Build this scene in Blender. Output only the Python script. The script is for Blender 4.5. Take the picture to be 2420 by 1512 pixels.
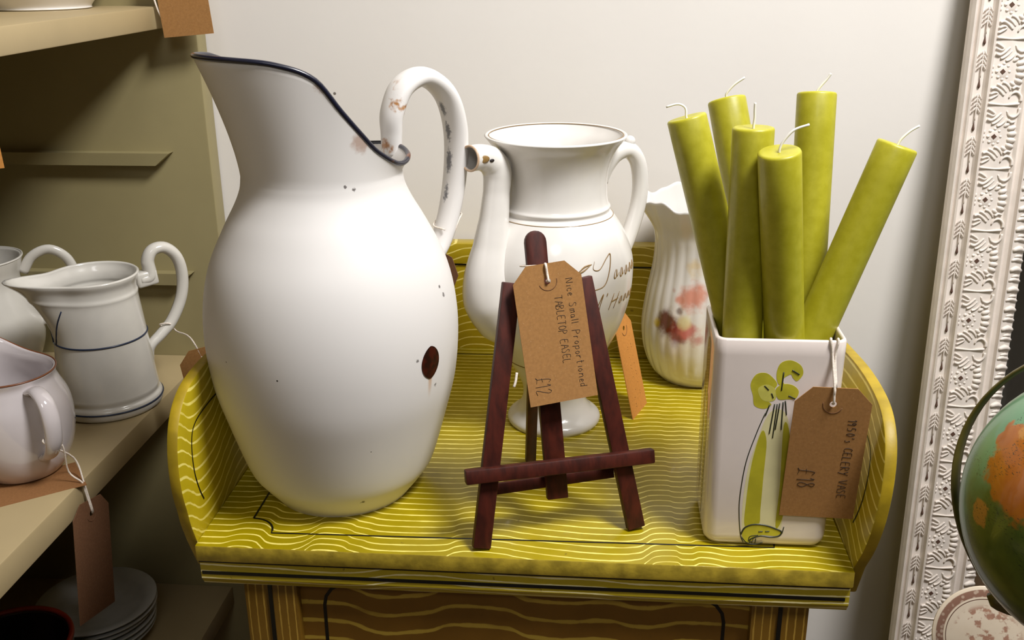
import bpy, bmesh, math, random
from mathutils import Vector, Matrix
random.seed(7)
PI = math.pi
scene = bpy.context.scene
for o in list(bpy.data.objects):
    bpy.data.objects.remove(o)
COL = scene.collection

# ------------------------------------------------------------------ camera
CAM = Vector((0.0516, -0.6209, 0.4087))
YAW, PITCH, ROLL, FPX = 0.08564, 0.34898, -0.00775, 2392.3
fw = Vector((-math.sin(YAW) * math.cos(PITCH), math.cos(YAW) * math.cos(PITCH), -math.sin(PITCH)))
rt = Vector((math.cos(YAW), math.sin(YAW), 0))
up = rt.cross(fw)
rt2 = math.cos(ROLL) * rt + math.sin(ROLL) * up
up2 = -math.sin(ROLL) * rt + math.cos(ROLL) * up
cd = bpy.data.cameras.new('camera')
cd.sensor_width = 36
cd.lens = 36 * FPX / 2420
cd.clip_start = 0.02
cam = bpy.data.objects.new('camera', cd)
COL.objects.link(cam)
cam.matrix_world = Matrix(((rt2.x, up2.x, -fw.x, CAM.x), (rt2.y, up2.y, -fw.y, CAM.y), (rt2.z, up2.z, -fw.z, CAM.z), (0, 0, 0, 1)))
scene.camera = cam

# ------------------------------------------------------------------ light
world = bpy.data.worlds.new('World')
scene.world = world
world.use_nodes = True
world.node_tree.nodes['Background'].inputs[0].default_value = (1.0, 0.97, 0.93, 1)
world.node_tree.nodes['Background'].inputs[1].default_value = 0.012


def area(name, loc, target, size, power, color=(1, 0.95, 0.88)):
    l = bpy.data.lights.new(name, 'AREA')
    l.shape = 'DISK'
    l.size = size
    l.energy = power
    l.color = color
    o = bpy.data.objects.new(name, l)
    COL.objects.link(o)
    o.location = loc
    o.rotation_euler = (Vector(target) - Vector(loc)).to_track_quat('-Z', 'Y').to_euler()
    return o


area('ceiling_lamp_key', (0.62, -0.32, 1.38), (0.0, 0.2, 0.1), 0.40, 30.5, (1, 0.985, 0.98))
area('front_fill_light', (0.12, -1.6, 1.5), (0.0, 0.2, 0.0), 0.6, 5.2, (1, 1, 1))  # added fill light to lift camera-facing surfaces, not an actual ceiling lamp
scene.view_settings.view_transform = 'Standard'
scene.view_settings.look = 'None'
scene.view_settings.exposure = 0.0
scene.view_settings.gamma = 1.0
scene.view_settings.use_curve_mapping = False


# ------------------------------------------------------------------ node helpers
def srgb(r, g, b):
    f = lambda c: (c / 255 / 12.92) if c / 255 <= 0.04045 else ((c / 255 + 0.055) / 1.055) ** 2.4
    return (f(r), f(g), f(b), 1)


class G:
    def __init__(s, name, rough=0.5, coat=0.0, spec=0.5):
        s.mat = bpy.data.materials.new(name)
        s.mat.use_nodes = True
        s.nt = s.mat.node_tree
        s.b = s.nt.nodes['Principled BSDF']
        s.b.inputs['Roughness'].default_value = rough
        s.b.inputs['Coat Weight'].default_value = coat
        s.b.inputs['Coat Roughness'].default_value = 0.05
        s.b.inputs['Specular IOR Level'].default_value = spec
        s._co = None

    def new(s, t):
        return s.nt.nodes.new(t)

    def put(s, sock, v):
        if isinstance(v, bpy.types.NodeSocket):
            s.nt.links.new(v, sock)
        else:
            sock.default_value = v

    def co(s):
        if s._co is None:
            s._co = s.new('ShaderNodeTexCoord').outputs['Object']
        return s._co

    def xyz(s):
        n = s.new('ShaderNodeSeparateXYZ')
        s.put(n.inputs[0], s.co())
        return n.outputs

    def m(s, op, a, b=None, c=None, clamp=False):
        n = s.new('ShaderNodeMath')
        n.operation = op
        n.use_clamp = clamp
        s.put(n.inputs[0], a)
        if b is not None:
            s.put(n.inputs[1], b)
        if c is not None:
            s.put(n.inputs[2], c)
        return n.outputs[0]

    def ss(s, v, a, b, lo=0.0, hi=1.0):
        n = s.new('ShaderNodeMapRange')
        n.interpolation_type = 'SMOOTHSTEP'
        s.put(n.inputs[0], v)
        for i, k in enumerate((a, b, lo, hi)):
            s.put(n.inputs[i + 1], k)
        return n.outputs[0]

    def noise(s, scale, detail=2.0, rough=0.5, vec=None):
        n = s.new('ShaderNodeTexNoise')
        s.put(n.inputs['Vector'], s.co() if vec is None else vec)
        n.inputs['Scale'].default_value = scale
        n.inputs['Detail'].default_value = detail
        n.inputs['Roughness'].default_value = rough
        return n.outputs['Fac']

    def voro(s, scale, vec=None):
        n = s.new('ShaderNodeTexVoronoi')
        s.put(n.inputs['Vector'], s.co() if vec is None else vec)
        n.inputs['Scale'].default_value = scale
        return n.outputs['Distance']

    def scalev(s, v):
        n = s.new('ShaderNodeVectorMath')
        n.operation = 'MULTIPLY'
        s.put(n.inputs[0], s.co())
        n.inputs[1].default_value = v
        return n.outputs[0]

    def mix(s, f, a, b):
        n = s.new('ShaderNodeMix')
        n.data_type = 'RGBA'
        s.put(n.inputs[0], f)
        s.put(n.inputs[6], a)
        s.put(n.inputs[7], b)
        return n.outputs[2]

    def spot(s, p, r, amp=0.0, nscale=200.0, soft=0.7, stretch=(1, 1, 1)):
        """mask round point p (object space), ragged edge"""
        n = s.new('ShaderNodeVectorMath')
        n.operation = 'SUBTRACT'
        s.put(n.inputs[0], s.co())
        n.inputs[1].default_value = p
        k = s.new('ShaderNodeVectorMath')
        k.operation = 'MULTIPLY'
        s.put(k.inputs[0], n.outputs[0])
        k.inputs[1].default_value = stretch
        l = s.new('ShaderNodeVectorMath')
        l.operation = 'LENGTH'
        s.put(l.inputs[0], k.outputs[0])
        d = l.outputs['Value']
        if amp:
            d = s.m('ADD', d, s.m('MULTIPLY', s.m('SUBTRACT', s.noise(nscale, 3), 0.5), amp))
        return s.ss(d, r * soft, r, 1.0, 0.0)

    def curve(s, v, pts):
        n = s.new('ShaderNodeFloatCurve')
        c = n.mapping.curves[0]
        while len(c.points) < len(pts):
            c.points.new(0.5, 0.5)
        for p, (x, y) in zip(c.points, sorted(pts)):
            p.location = (x, y)
        n.mapping.update()
        s.put(n.inputs['Value'], v)
        return n.outputs[0]

    def bump(s, h, strength=0.3, dist=0.001):
        n = s.new('ShaderNodeBump')
        n.inputs['Strength'].default_value = strength
        n.inputs['Distance'].default_value = dist
        s.put(n.inputs['Height'], h)
        s.nt.links.new(n.outputs[0], s.b.inputs['Normal'])

    def col(s, c):
        s.put(s.b.inputs['Base Color'], c)
        return s.mat


MATS = {}


def plain(name, c, rough=0.5, coat=0.0, var=0.06, nscale=40, bump=0.0, bscale=400):
    if name in MATS:
        return MATS[name]
    g = G(name, rough, coat)
    n = g.ss(g.noise(nscale, 3), 0.3, 0.7)
    a = tuple(x * (1 - var) for x in c[:3]) + (1,)
    b = tuple(min(1, x * (1 + var)) for x in c[:3]) + (1,)
    m = g.col(g.mix(n, a, b))
    if bump:
        g.bump(g.noise(bscale, 3), bump, 0.0005)
    MATS[name] = m
    return m


# ------------------------------------------------------------------ mesh helpers
def mesh_obj(name, verts, faces, mat, parent=None, smooth=True, off=None, slots=None, fmat=None, autos=None):
    off = Vector(off) if off is not None else (parent.location.copy() if parent is not None and parent.parent is None else Vector((0, 0, 0)))
    if parent is not None and parent.parent is not None:
        off = parent.parent.location.copy()
    me = bpy.data.meshes.new(name)
    me.from_pydata([tuple(Vector(v) - off) for v in verts], [], faces)
    me.materials.append(mat)
    if slots:
        for s in slots:
            me.materials.append(s)
    bm = bmesh.new()
    bm.from_mesh(me)
    bmesh.ops.recalc_face_normals(bm, faces=bm.faces)
    bm.to_mesh(me)
    bm.free()
    if fmat:
        for i, k in enumerate(fmat):
            me.polygons[i].material_index = k
    for p in me.polygons:
        p.use_smooth = smooth
    if smooth and autos:
        me.set_sharp_from_angle(angle=math.radians(autos))
    o = bpy.data.objects.new(name, me)
    COL.objects.link(o)
    if parent is not None:
        o.parent = parent
    return o


def thing(name, label, cat, loc, group=None):
    o = bpy.data.objects.new(name, None)
    o.empty_display_size = 0.02
    COL.objects.link(o)
    o.location = loc
    o['label'] = label
    o['category'] = cat
    if group:
        o['group'] = group
    return o


def tag(o, label, cat, group=None):
    o['label'] = label
    o['category'] = cat
    if group:
        o['group'] = group
    return o


class MB:
    def __init__(s):
        s.v, s.f = [], []

    def add(s, v, f):
        k = len(s.v)
        s.v += [Vector(x) for x in v]
        s.f += [[i + k for i in q] for q in f]
        return s

    def build(s, name, mat, parent=None, smooth=True, **kw):
        return mesh_obj(name, s.v, s.f, mat, parent, smooth, **kw)


def smooth_path(pts, n=8, closed=False):
    pts = [Vector(p) for p in pts]
    out = []
    N = len(pts)
    rng = range(N) if closed else range(N - 1)
    for i in rng:
        if closed:
            p0, p1, p2, p3 = pts[i - 1], pts[i], pts[(i + 1) % N], pts[(i + 2) % N]
        else:
            p0 = pts[i - 1] if i > 0 else pts[0] * 2 - pts[1]
            p1, p2 = pts[i], pts[i + 1]
            p3 = pts[i + 2] if i + 2 < N else pts[-1] * 2 - pts[-2]
        for k in range(n):
            t = k / n
            out.append(0.5 * (2 * p1 + (p2 - p0) * t + (2 * p0 - 5 * p1 + 4 * p2 - p3) * t * t + (3 * p1 - p0 - 3 * p2 + p3) * t ** 3))
    if not closed:
        out.append(pts[-1])
    return out


def interp(vals, n):
    """resample list of scalars to n with linear interpolation"""
    out = []
    for i in range(n):
        x = i / (n - 1) * (len(vals) - 1)
        k = min(int(x), len(vals) - 2)
        out.append(vals[k] + (vals[k + 1] - vals[k]) * (x - k))
    return out


def tube(path, rad, sides=8, flat=1.0, side_dir=None, closed=False, caps=True):
    """path: list of Vector; rad: number/list; side_dir: axis that keeps full radius, the other axis is rad*flat"""
    n = len(path)
    if not isinstance(rad, (list, tuple)):
        rad = [rad] * n
    if len(rad) != n:
        rad = interp(list(rad), n)
    v, f = [], []
    prev = None
    for i, p in enumerate(path):
        if closed:
            t = path[(i + 1) % n] - path[i - 1]
        else:
            t = path[min(i + 1, n - 1)] - path[max(i - 1, 0)]
        t = t.normalized() if t.length > 1e-9 else Vector((0, 0, 1))
        if side_dir is not None:
            a = Vector(side_dir)
            a = (a - t * a.dot(t)).normalized()
        elif prev is None:
            a = t.orthogonal().normalized()
        else:
            a = (prev - t * prev.dot(t)).normalized()
        prev = a
        b = t.cross(a)
        for k in range(sides):
            an = 2 * PI * k / sides
            v.append(p + a * math.cos(an) * rad[i] + b * math.sin(an) * rad[i] * flat)
    for i in range(n if closed else n - 1):
        j = (i + 1) % n
        for k in range(sides):
            k2 = (k + 1) % sides
            f.append([i * sides + k, i * sides + k2, j * sides + k2, j * sides + k])
    if caps and not closed:
        f.append(list(range(sides))[::-1])
        f.append([(n - 1) * sides + k for k in range(sides)])
    return v, f


def revolve(prof, seg=64, center=(0, 0, 0), fn=None, cap0=True, cap1=True):
    """prof: list of (r,z). fn(phi,r,z,i)->Vector"""
    c = Vector(center)
    v, f = [], []
    n = len(prof)
    for i, (r, z) in enumerate(prof):
        for k in range(seg):
            ph = 2 * PI * k / seg
            v.append(fn(ph, r, z, i) if fn else c + Vector((r * math.cos(ph), r * math.sin(ph), z)))
    for i in range(n - 1):
        for k in range(seg):
            k2 = (k + 1) % seg
            f.append([i * seg + k, i * seg + k2, (i + 1) * seg + k2, (i + 1) * seg + k])
    if cap0:
        f.append(list(range(seg))[::-1])
    if cap1:
        f.append([(n - 1) * seg + k for k in range(seg)])
    return v, f


def prof_smooth(pts, n=6):
    return [(p.x, p.y) for p in smooth_path([(a, b, 0) for a, b in pts], n)]


def vessel(outer, thick, n=6, floor_z=None):
    """outer profile bottom->rim smoothed, then back down inside"""
    o = prof_smooth(outer, n)
    inner = [(max(r - thick, 0.001), z) for r, z in o if z > o[0][1] + thick * 1.5]
    inner = inner[::-1]
    z0 = o[0][1] + thick * 1.5
    return [(0.001, o[0][1])] + o + [(o[-1][0] - thick * 0.5, o[-1][1] + thick * 0.35)] + inner + [(0.001, z0)]


def box(lo, hi, bev=0.0, segs=2):
    lo, hi = Vector(lo), Vector(hi)
    bm = bmesh.new()
    bmesh.ops.create_cube(bm, size=1)
    for v in bm.verts:
        v.co = Vector((lo[i] + (v.co[i] + 0.5) * (hi[i] - lo[i]) for i in range(3)))
    if bev:
        bmesh.ops.bevel(bm, geom=list(bm.edges), offset=bev, segments=segs, affect='EDGES', profile=0.5)
    bm.verts.index_update()
    v = [x.co.copy() for x in bm.verts]
    f = [[w.index for w in q.verts] for q in bm.faces]
    bm.free()
    return v, f


def beam(a, b, w, d, wdir, bev=0.0008):
    """rectangular bar from a to b; w along wdir, d along the other"""
    a, b = Vector(a), Vector(b)
    L = (b - a).length
    t = (b - a).normalized()
    x = Vector(wdir)
    x = (x - t * x.dot(t)).normalized()
    y = t.cross(x)
    v, f = box((-w / 2, -d / 2, 0), (w / 2, d / 2, L), bev, 2)
    return [a + x * p.x + y * p.y + t * p.z for p in v], f


def extrude_poly(pts, vec, bev=0.0):
    """pts planar polygon, extruded by vec"""
    bm = bmesh.new()
    vs = [bm.verts.new(p) for p in pts]
    f = bm.faces.new(vs)
    r = bmesh.ops.extrude_face_region(bm, geom=[f])
    for g in r['geom']:
        if isinstance(g, bmesh.types.BMVert):
            g.co += Vector(vec)
    bm.normal_update()
    if bev:
        es = [e for e in bm.edges if len(e.link_faces) == 2 and e.calc_face_angle(0) > 0.7]
        bmesh.ops.bevel(bm, geom=es, offset=bev, segments=2, affect='EDGES', profile=0.5)
    bm.verts.index_update()
    v = [x.co.copy() for x in bm.verts]
    ff = [[w.index for w in q.verts] for q in bm.faces]
    bm.free()
    return v, ff


# ------------------------------------------------------------------ materials
GLAZE = plain('white_glaze', srgb(226, 222, 216), 0.2, 0.3, 0.02)
GREYGLAZE = plain('off_white_glaze', srgb(205, 201, 192), 0.18, 0.4, 0.03)
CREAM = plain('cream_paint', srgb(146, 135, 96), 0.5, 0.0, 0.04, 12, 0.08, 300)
NAVY = plain('navy_enamel', srgb(22, 24, 44), 0.25, 0.3)
BLUE = plain('blue_line', srgb(30, 42, 66), 0.3)
BLACK = plain('black_paint', srgb(14, 14, 10), 0.4)
GOLD = plain('gold_line', srgb(142, 112, 66), 0.35)
INK = plain('ink', srgb(32, 22, 22), 0.6)
STRING = plain('white_string', srgb(226, 214, 200), 0.8, 0, 0.15, 900)
WICK = plain('wick', srgb(240, 236, 226), 0.8)
WHITEPAINT = plain('white_plaster', srgb(226, 216, 206), 0.5, 0.0, 0.05, 60, 0.1, 500)
DARKWEAR = plain('brown_wear', srgb(84, 58, 44), 0.7)


def wood_mat():
    g = G('mahogany_stain', 0.5, 0.0, 0.3)
    n = g.noise(1.0, 4, 0.6, g.scalev((160, 160, 30)))
    g.bump(n, 0.15, 0.0005)
    return g.col(g.mix(g.ss(n, 0.3, 0.7), srgb(52, 19, 12), srgb(78, 30, 19)))


WOOD = wood_mat()


def kraft_mat(name, c):
    g = G(name, 0.8, 0.0, 0.2)
    n = g.noise(500, 4)
    sp = g.ss(g.noise(1500, 1), 0.70, 0.76)
    base = g.mix(g.ss(n, 0.3, 0.7), tuple(x * 0.93 for x in c[:3]) + (1,), tuple(x * 1.07 for x in c[:3]) + (1,))
    return g.col(g.mix(g.m('MULTIPLY', sp, 0.35), base, srgb(222, 190, 150)))


KRAFT = kraft_mat('kraft_card', srgb(156, 113, 66))
KRAFT_O = kraft_mat('kraft_card_orange', srgb(196, 134, 66))
KRAFT_D = kraft_mat('kraft_card_dark', srgb(140, 98, 60))
KRAFT_D2 = kraft_mat('kraft_card_brown', srgb(112, 78, 54))

YEL, YEL_LINE = srgb(160, 141, 4), srgb(238, 222, 118)


def grain_mat(name, u, v, period, width, pts=None, u0=0.0, u1=1.0, amp=0.0, decay=None, ycol=YEL, lcol=YEL_LINE, nz=0.0, nzs=12.0, chips=0.0):
    """hand-combed paint: cream lines along u, stacked along v"""
    g = G(name, 0.32, 0.12)
    X = g.xyz()
    U, V = X[u], X[v]
    if u == 1:
        U = g.m('ADD', U, 0.2)
    if v == 1:
        V = g.m('ADD', V, 0.2)
    d = None
    if pts:
        t = g.m('DIVIDE', g.m('SUBTRACT', U, u0), u1 - u0, clamp=True)
        d = g.m('MULTIPLY', g.curve(t, pts), amp)
        if decay:
            k = g.m('ADD', g.m('MULTIPLY', g.m('POWER', 2.718, g.m('MULTIPLY', V, -1.0 / decay)), 0.85), 0.15)
            d = g.m('MULTIPLY', d, k)
    vv = V if d is None else g.m('SUBTRACT', V, d)
    if nz:
        vv = g.m('ADD', vv, g.m('MULTIPLY', g.m('SUBTRACT', g.noise(nzs, 2), 0.5), nz))
    vv = g.m('ADD', vv, g.m('MULTIPLY', g.m('SUBTRACT', g.noise(220, 2), 0.5), 0.0006))
    dist = g.m('PINGPONG', g.m('ADD', vv, 10.0), period / 2)
    wv = g.m('MULTIPLY', g.ss(g.noise(60, 2), 0.25, 0.75, 0.65, 1.3), width)
    line = g.ss(dist, g.m('MULTIPLY', wv, 0.55), wv, 1.0, 0.0)
    fade = g.ss(g.noise(35, 2), 0.25, 0.5, 0.55, 1.0)
    var = g.noise(18, 4, 0.6)
    base = g.mix(g.ss(var, 0.3, 0.75), tuple(x * 0.86 for x in ycol[:3]) + (1,), tuple(min(1, x * 1.08) for x in ycol[:3]) + (1,))
    c = g.mix(g.m('MULTIPLY', line, fade), base, lcol)
    ch = g.ss(g.noise(160, 3), 0.72, 0.75)
    c = g.mix(g.m('MULTIPLY', ch, 0.5), c, srgb(96, 70, 22))
    g.bump(g.noise(90, 4), 0.12, 0.0008)
    return g.col(c)


# ================================================================== SETTING
WALL_Y = 0.432
FLOOR_Z = -0.75


def wall_mat():
    g = G('wall_paint', 0.75, 0, 0.3)
    n = g.noise(6, 4)
    sp = g.ss(g.voro(9), 0.012, 0.016, 1.0, 0.0)
    g.bump(g.noise(140, 4), 0.08, 0.001)
    return g.col(g.mix(sp, g.mix(n, srgb(226, 221, 215), srgb(234, 230, 224)), srgb(120, 112, 104)))


def struct(o):
    o['kind'] = 'structure'
    return o


v, f = box((-0.9, WALL_Y, FLOOR_Z), (1.7, WALL_Y + 0.08, 1.9))
struct(mesh_obj('wall_back', v, f, wall_mat(), smooth=False))
v, f = box((-0.78, -2.7, FLOOR_Z), (-0.70, WALL_Y, 1.9))
struct(mesh_obj('wall_left', v, f, plain('wall_left_paint', srgb(205, 198, 188), 0.8), smooth=False))
ROOMP = plain('room_paint', srgb(140, 135, 128), 0.8)
v, f = box((1.7, -2.7, FLOOR_Z), (1.78, WALL_Y + 0.08, 1.9))
struct(mesh_obj('wall_right', v, f, ROOMP, smooth=False))
v, f = box((-0.78, -2.78, FLOOR_Z), (1.78, -2.7, 1.9))
struct(mesh_obj('wall_front', v, f, ROOMP, smooth=False))
v, f = box((-0.9, -2.78, 1.9), (1.78, WALL_Y + 0.08, 1.96))
struct(mesh_obj('ceiling', v, f, ROOMP, smooth=False))
v, f = box((-0.9, -2.78, FLOOR_Z - 0.05), (1.78, WALL_Y + 0.08, FLOOR_Z))
struct(mesh_obj('floor', v, f, plain('floor_boards', srgb(96, 74, 52), 0.5, 0, 0.2, 8), smooth=False))
v, f = box((-0.70, WALL_Y - 0.014, FLOOR_Z), (1.7, WALL_Y, FLOOR_Z + 0.1), 0.002)
struct(mesh_obj('baseboard_back', v, f, CREAM, smooth=False))

# ================================================================== BOOKCASE
bc = thing('bookcase', 'cream painted open bookcase with three shelves of crockery at the left', 'bookcase', (-0.53, 0.0, FLOOR_Z))
BX0, BXF, SXF, EY = -0.69, -0.353, -0.384, 0.405


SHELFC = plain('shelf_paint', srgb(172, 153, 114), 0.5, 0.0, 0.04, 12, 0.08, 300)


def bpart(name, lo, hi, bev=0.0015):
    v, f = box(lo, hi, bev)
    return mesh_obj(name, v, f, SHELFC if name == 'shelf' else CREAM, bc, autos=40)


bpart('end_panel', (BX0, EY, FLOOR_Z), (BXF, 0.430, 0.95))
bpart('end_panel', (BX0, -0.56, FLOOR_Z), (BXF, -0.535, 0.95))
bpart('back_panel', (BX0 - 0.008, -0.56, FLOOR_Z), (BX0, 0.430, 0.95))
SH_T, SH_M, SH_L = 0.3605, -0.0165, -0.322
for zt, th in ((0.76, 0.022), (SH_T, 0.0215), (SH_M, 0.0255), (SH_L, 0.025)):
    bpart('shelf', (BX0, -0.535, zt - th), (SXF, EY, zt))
for zc, xe in ((0.2075, -0.392), (0.0765, -0.384)):
    d = 0.012
    pts = [(BX0, EY - d, zc + 0.0065), (xe, EY - d, zc + 0.0065), (xe - 0.016, EY - d, zc - 0.0065), (BX0, EY - d, zc - 0.0065)]
    v, f = extrude_poly(pts, (0, d, 0))
    mesh_obj('shelf_batten', v, f, CREAM, bc, smooth=False)

# ================================================================== WASHSTAND
ws = thing('washstand', 'small yellow washstand with combed wavy paint lines and rounded side ears', 'washstand', (0, 0.2, FLOOR_Z))
W2, TD = 0.2375, 0.408
px = [(459, 5), (515, 6), (570, 17.7), (615, 5.5), (660, -6), (702, -1.5), (733, 15), (765, 32), (792, 31.5), (834, 19), (862, 13), (920, 4), (990, 4.5), (1060, 8.7), (1095, 23), (1140, 28), (1200, 26),
      (1237, 20), (1349, 9), (1460, 4), (1520, 8), (1553, 24), (1601, 39), (1618, 38), (1633, 30), (1653, 30), (1676, 38), (1758, 28), (1869, 37), (1980, 30), (2022, 25)]
cpts = [((x - 459) / 1563.0, min(1, max(0, (o + 8) / 52.0))) for x, o in px]
TOPM = grain_mat('combed_top', 0, 1, 0.0088, 0.00095, cpts, -W2, W2, 52 / 1800.0, 0.11, nz=0.004, nzs=9)
v, f = box((-W2, 0, -0.0135), (W2, TD, 0), 0.0012)
tt = mesh_obj('table_top', v, f, TOPM, ws, autos=40, slots=[plain('worn_edge_paint', srgb(176, 152, 48), 0.45, 0, 0.3, 70, 0.3, 300)])
for p in tt.data.polygons:
    p.material_index = 1 if p.normal.y < -0.8 else 0
EDGEM = grain_mat('combed_edge', 0, 2, 0.0058, 0.0008, [(0, .5), (.1, .45), (.24, .4), (.33, .75), (.45, .6), (.6, .55), (.7, .35), (.85, .45), (1, .6)], -W2, W2, 0.016,
                  ycol=srgb(192, 170, 40), lcol=srgb(246, 234, 176), nz=0.006, nzs=10)
# moulded fascia below the top
pr = [(0.004, -0.0135), (0.0035, -0.015), (0.0035, -0.030), (0.006, -0.034), (0.0075, -0.0365), (0.016, -0.0365), (0.016, -0.0135)]
v, f = extrude_poly([(-W2 + 0.001, y, z) for y, z in pr], (2 * W2 - 0.002, 0, 0))
mesh_obj('fascia', v, f, EDGEM, ws, smooth=False)
for s in (-1, 1):
    v, f = box((s * (W2 - 0.016) - 0.0125, 0.016, -0.0365), (s * (W2 - 0.016) + 0.0125, TD, -0.0135))
    mesh_obj('side_fascia', v, f, EDGEM, ws, smooth=False)
# painted black stripes
def ribbon(path, width, nrm, lift=0.00025):
    """flat stripe along path lying on surface with normal nrm"""
    nrm = Vector(nrm)
    v, f = [], []
    for i, p in enumerate(path):
        t = (path[min(i + 1, len(path) - 1)] - path[max(i - 1, 0)]).normalized()
        b = t.cross(nrm).normalized()
        v += [p + b * width / 2 + nrm * lift, p - b * width / 2 + nrm * lift]
    for i in range(len(path) - 1):
        f.append([2 * i, 2 * i + 1, 2 * i + 3, 2 * i + 2])
    return v, f


v, f = box((-W2 + 0.002, 0.0029, -0.0262), (W2 - 0.004, 0.0040, -0.0236))
mesh_obj('painted_stripe', v, f, BLACK, ws, smooth=False)
v, f = box((-W2 + 0.001, 0.0020, -0.0152), (W2 - 0.002, 0.0040, -0.0134))
mesh_obj('painted_stripe', v, f, BLACK, ws, smooth=False)
bx, by0, by1, cr = 0.206, 0.022, 0.388, 0.020
pts = []
def corner(cx, cy, a0, a1):
    return [Vector((cx + cr * math.cos(math.radians(a0 + (a1 - a0) * k / 8)), cy + cr * math.sin(math.radians(a0 + (a1 - a0) * k / 8)), 0)) for k in range(9)]
loop = corner(-bx, by0, 90, 0) + corner(bx, by0, 180, 90) + corner(bx, by1, 270, 180) + corner(-bx, by1, 0, -90)
for p in loop:
    if p.y < .1:
        p.y += -.0015 + .0075 * (p.x + bx) / (2 * bx)
loop.append(loop[0])
dens = []
for a, b in zip(loop[:-1], loop[1:]):
    n = max(1, int((b - a).length / 0.02))
    dens += [a + (b - a) * k / n for k in range(n)]
dens.append(loop[-1])
v, f = ribbon(dens, 0.0016, (0, 0, 1))
mesh_obj('painted_border', v, f, BLACK, ws, smooth=False)
# backsplash: panel + capping rail
BACKM = grain_mat('combed_back', 0, 2, 0.0085, 0.0008, [(0, .5), (.12, .75), (.25, .3), (.35, .65), (.44, .25), (.5, .6), (.6, .35), (.7, .75), (.8, .4), (1, .6)], -W2, W2, 0.03,
                  ycol=srgb(176, 152, 24), lcol=srgb(232, 214, 120), nz=0.01, nzs=14)
v, f = box((-W2, TD, -0.02), (W2, TD + 0.014, 0.0945))
mesh_obj('splash_back', v, f, BACKM, ws, smooth=False)
v, f = box((-W2, TD - 0.003, 0.096), (W2, TD + 0.016, 0.119), 0.002)
mesh_obj('capping_rail', v, f, BACKM, ws, autos=40)
v, f = box((-W2, TD - 0.0012, 0.0943), (W2, TD + 0.010, 0.0962))
mesh_obj('painted_stripe', v, f, BLACK, ws, smooth=False)
# rounded ears at the sides
SIDEM = grain_mat('combed_side', 1, 2, 0.0105, 0.0012, [(0, .9), (.05, .85), (.09, .55), (.15, .2), (.18, .22), (.25, .55), (.35, .8), (.5, .5), (.7, .3), (1, .5)], -0.03, TD, 0.030, ycol=srgb(186, 164, 22), nz=0.002)
SIDEM_R = grain_mat('combed_side_rising', 1, 2, 0.0105, 0.0012, [(0, .1), (.05, .18), (.12, .55), (.2, .85), (.3, .8), (.5, .5), (.7, .7), (1, .5)], -0.03, TD, 0.024, ycol=srgb(186, 164, 22), nz=0.002)
EARM = plain('yellow_edge_paint', srgb(164, 138, 22), 0.5, 0.0, 0.16, 60, 0.2, 300)
ear = [(0.006, -0.0), (-0.006, 0.022), (-0.0135, 0.048), (-0.013, 0.076), (-0.004, 0.099), (0.014, 0.1135), (0.042, 0.1195), (0.09, 0.1195), (0.17, 0.112), (0.26, 0.108), (0.34, 0.112), (TD - 0.003, 0.117)]
earp = smooth_path([(0, a, b) for a, b in ear], 5)
for s in (-1, 1):
    poly = [Vector((s * W2, p.y + (.006 if s < 0 else 0) * min(1, p.z / .03), p.z)) for p in earp] + [Vector((s * W2, TD - 0.003, -0.03)), Vector((s * W2, 0.020, -0.03))]
    v, f = extrude_poly(poly, (s * 0.0085, 0, 0), 0.0016)
    fm = []
    me = mesh_obj('side_ear', v, f, EARM, ws, autos=30, slots=[SIDEM if s < 0 else SIDEM_R])
    for q in me.data.vertices:
        q.co.x += (.075 if s > 0 else 0) * max(0, q.co.z + FLOOR_Z)
    for p in me.data.polygons:
        p.material_index = 1 if abs(p.normal.x) > 0.9 else 0
    line = []
    n = len(earp)
    for i in range(2, 45):
        p = earp[i]
        t = (earp[i + 1] - earp[i - 1]).normalized()
        nn = Vector((0, t.z, -t.y))
        q = Vector((s * W2, p.y, p.z)) + nn * 0.030
        q.x += (.075 if s > 0 else 0) * max(0, q.z)
        if q.z > 0 and q.y > 0:
            line.append(q)
    v, f = ribbon(line, 0.0014, (-s, 0, 0))
    mesh_obj('painted_stripe', v, f, BLACK, ws, smooth=False)
# legs, frame panels
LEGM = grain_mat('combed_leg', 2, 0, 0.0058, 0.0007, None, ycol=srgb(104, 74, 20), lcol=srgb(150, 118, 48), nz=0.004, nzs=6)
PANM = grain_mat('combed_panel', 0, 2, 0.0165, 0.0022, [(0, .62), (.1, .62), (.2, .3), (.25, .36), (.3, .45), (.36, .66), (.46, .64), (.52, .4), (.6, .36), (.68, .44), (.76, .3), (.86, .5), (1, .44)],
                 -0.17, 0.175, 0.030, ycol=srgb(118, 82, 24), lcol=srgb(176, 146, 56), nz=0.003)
LZ = -0.0365
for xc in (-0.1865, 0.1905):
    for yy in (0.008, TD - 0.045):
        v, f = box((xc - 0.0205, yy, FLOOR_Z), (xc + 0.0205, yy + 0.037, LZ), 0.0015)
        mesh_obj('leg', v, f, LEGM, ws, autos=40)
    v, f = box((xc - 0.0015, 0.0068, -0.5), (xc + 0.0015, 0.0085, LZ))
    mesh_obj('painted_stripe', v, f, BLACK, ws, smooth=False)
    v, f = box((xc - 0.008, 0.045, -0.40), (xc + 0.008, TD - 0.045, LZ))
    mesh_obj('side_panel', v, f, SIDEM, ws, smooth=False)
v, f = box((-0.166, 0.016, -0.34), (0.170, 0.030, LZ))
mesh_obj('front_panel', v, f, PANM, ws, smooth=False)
pl = [Vector((-0.148, 0.016, z)) for z in (-0.30, -0.2, -0.1, -0.058)] + [Vector((-0.148 + 0.02 * (1 - math.cos(a)), 0.016, -0.058 + 0.02 * math.sin(a))) for a in (0.4, 0.8, 1.2, 1.57)]
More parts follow.
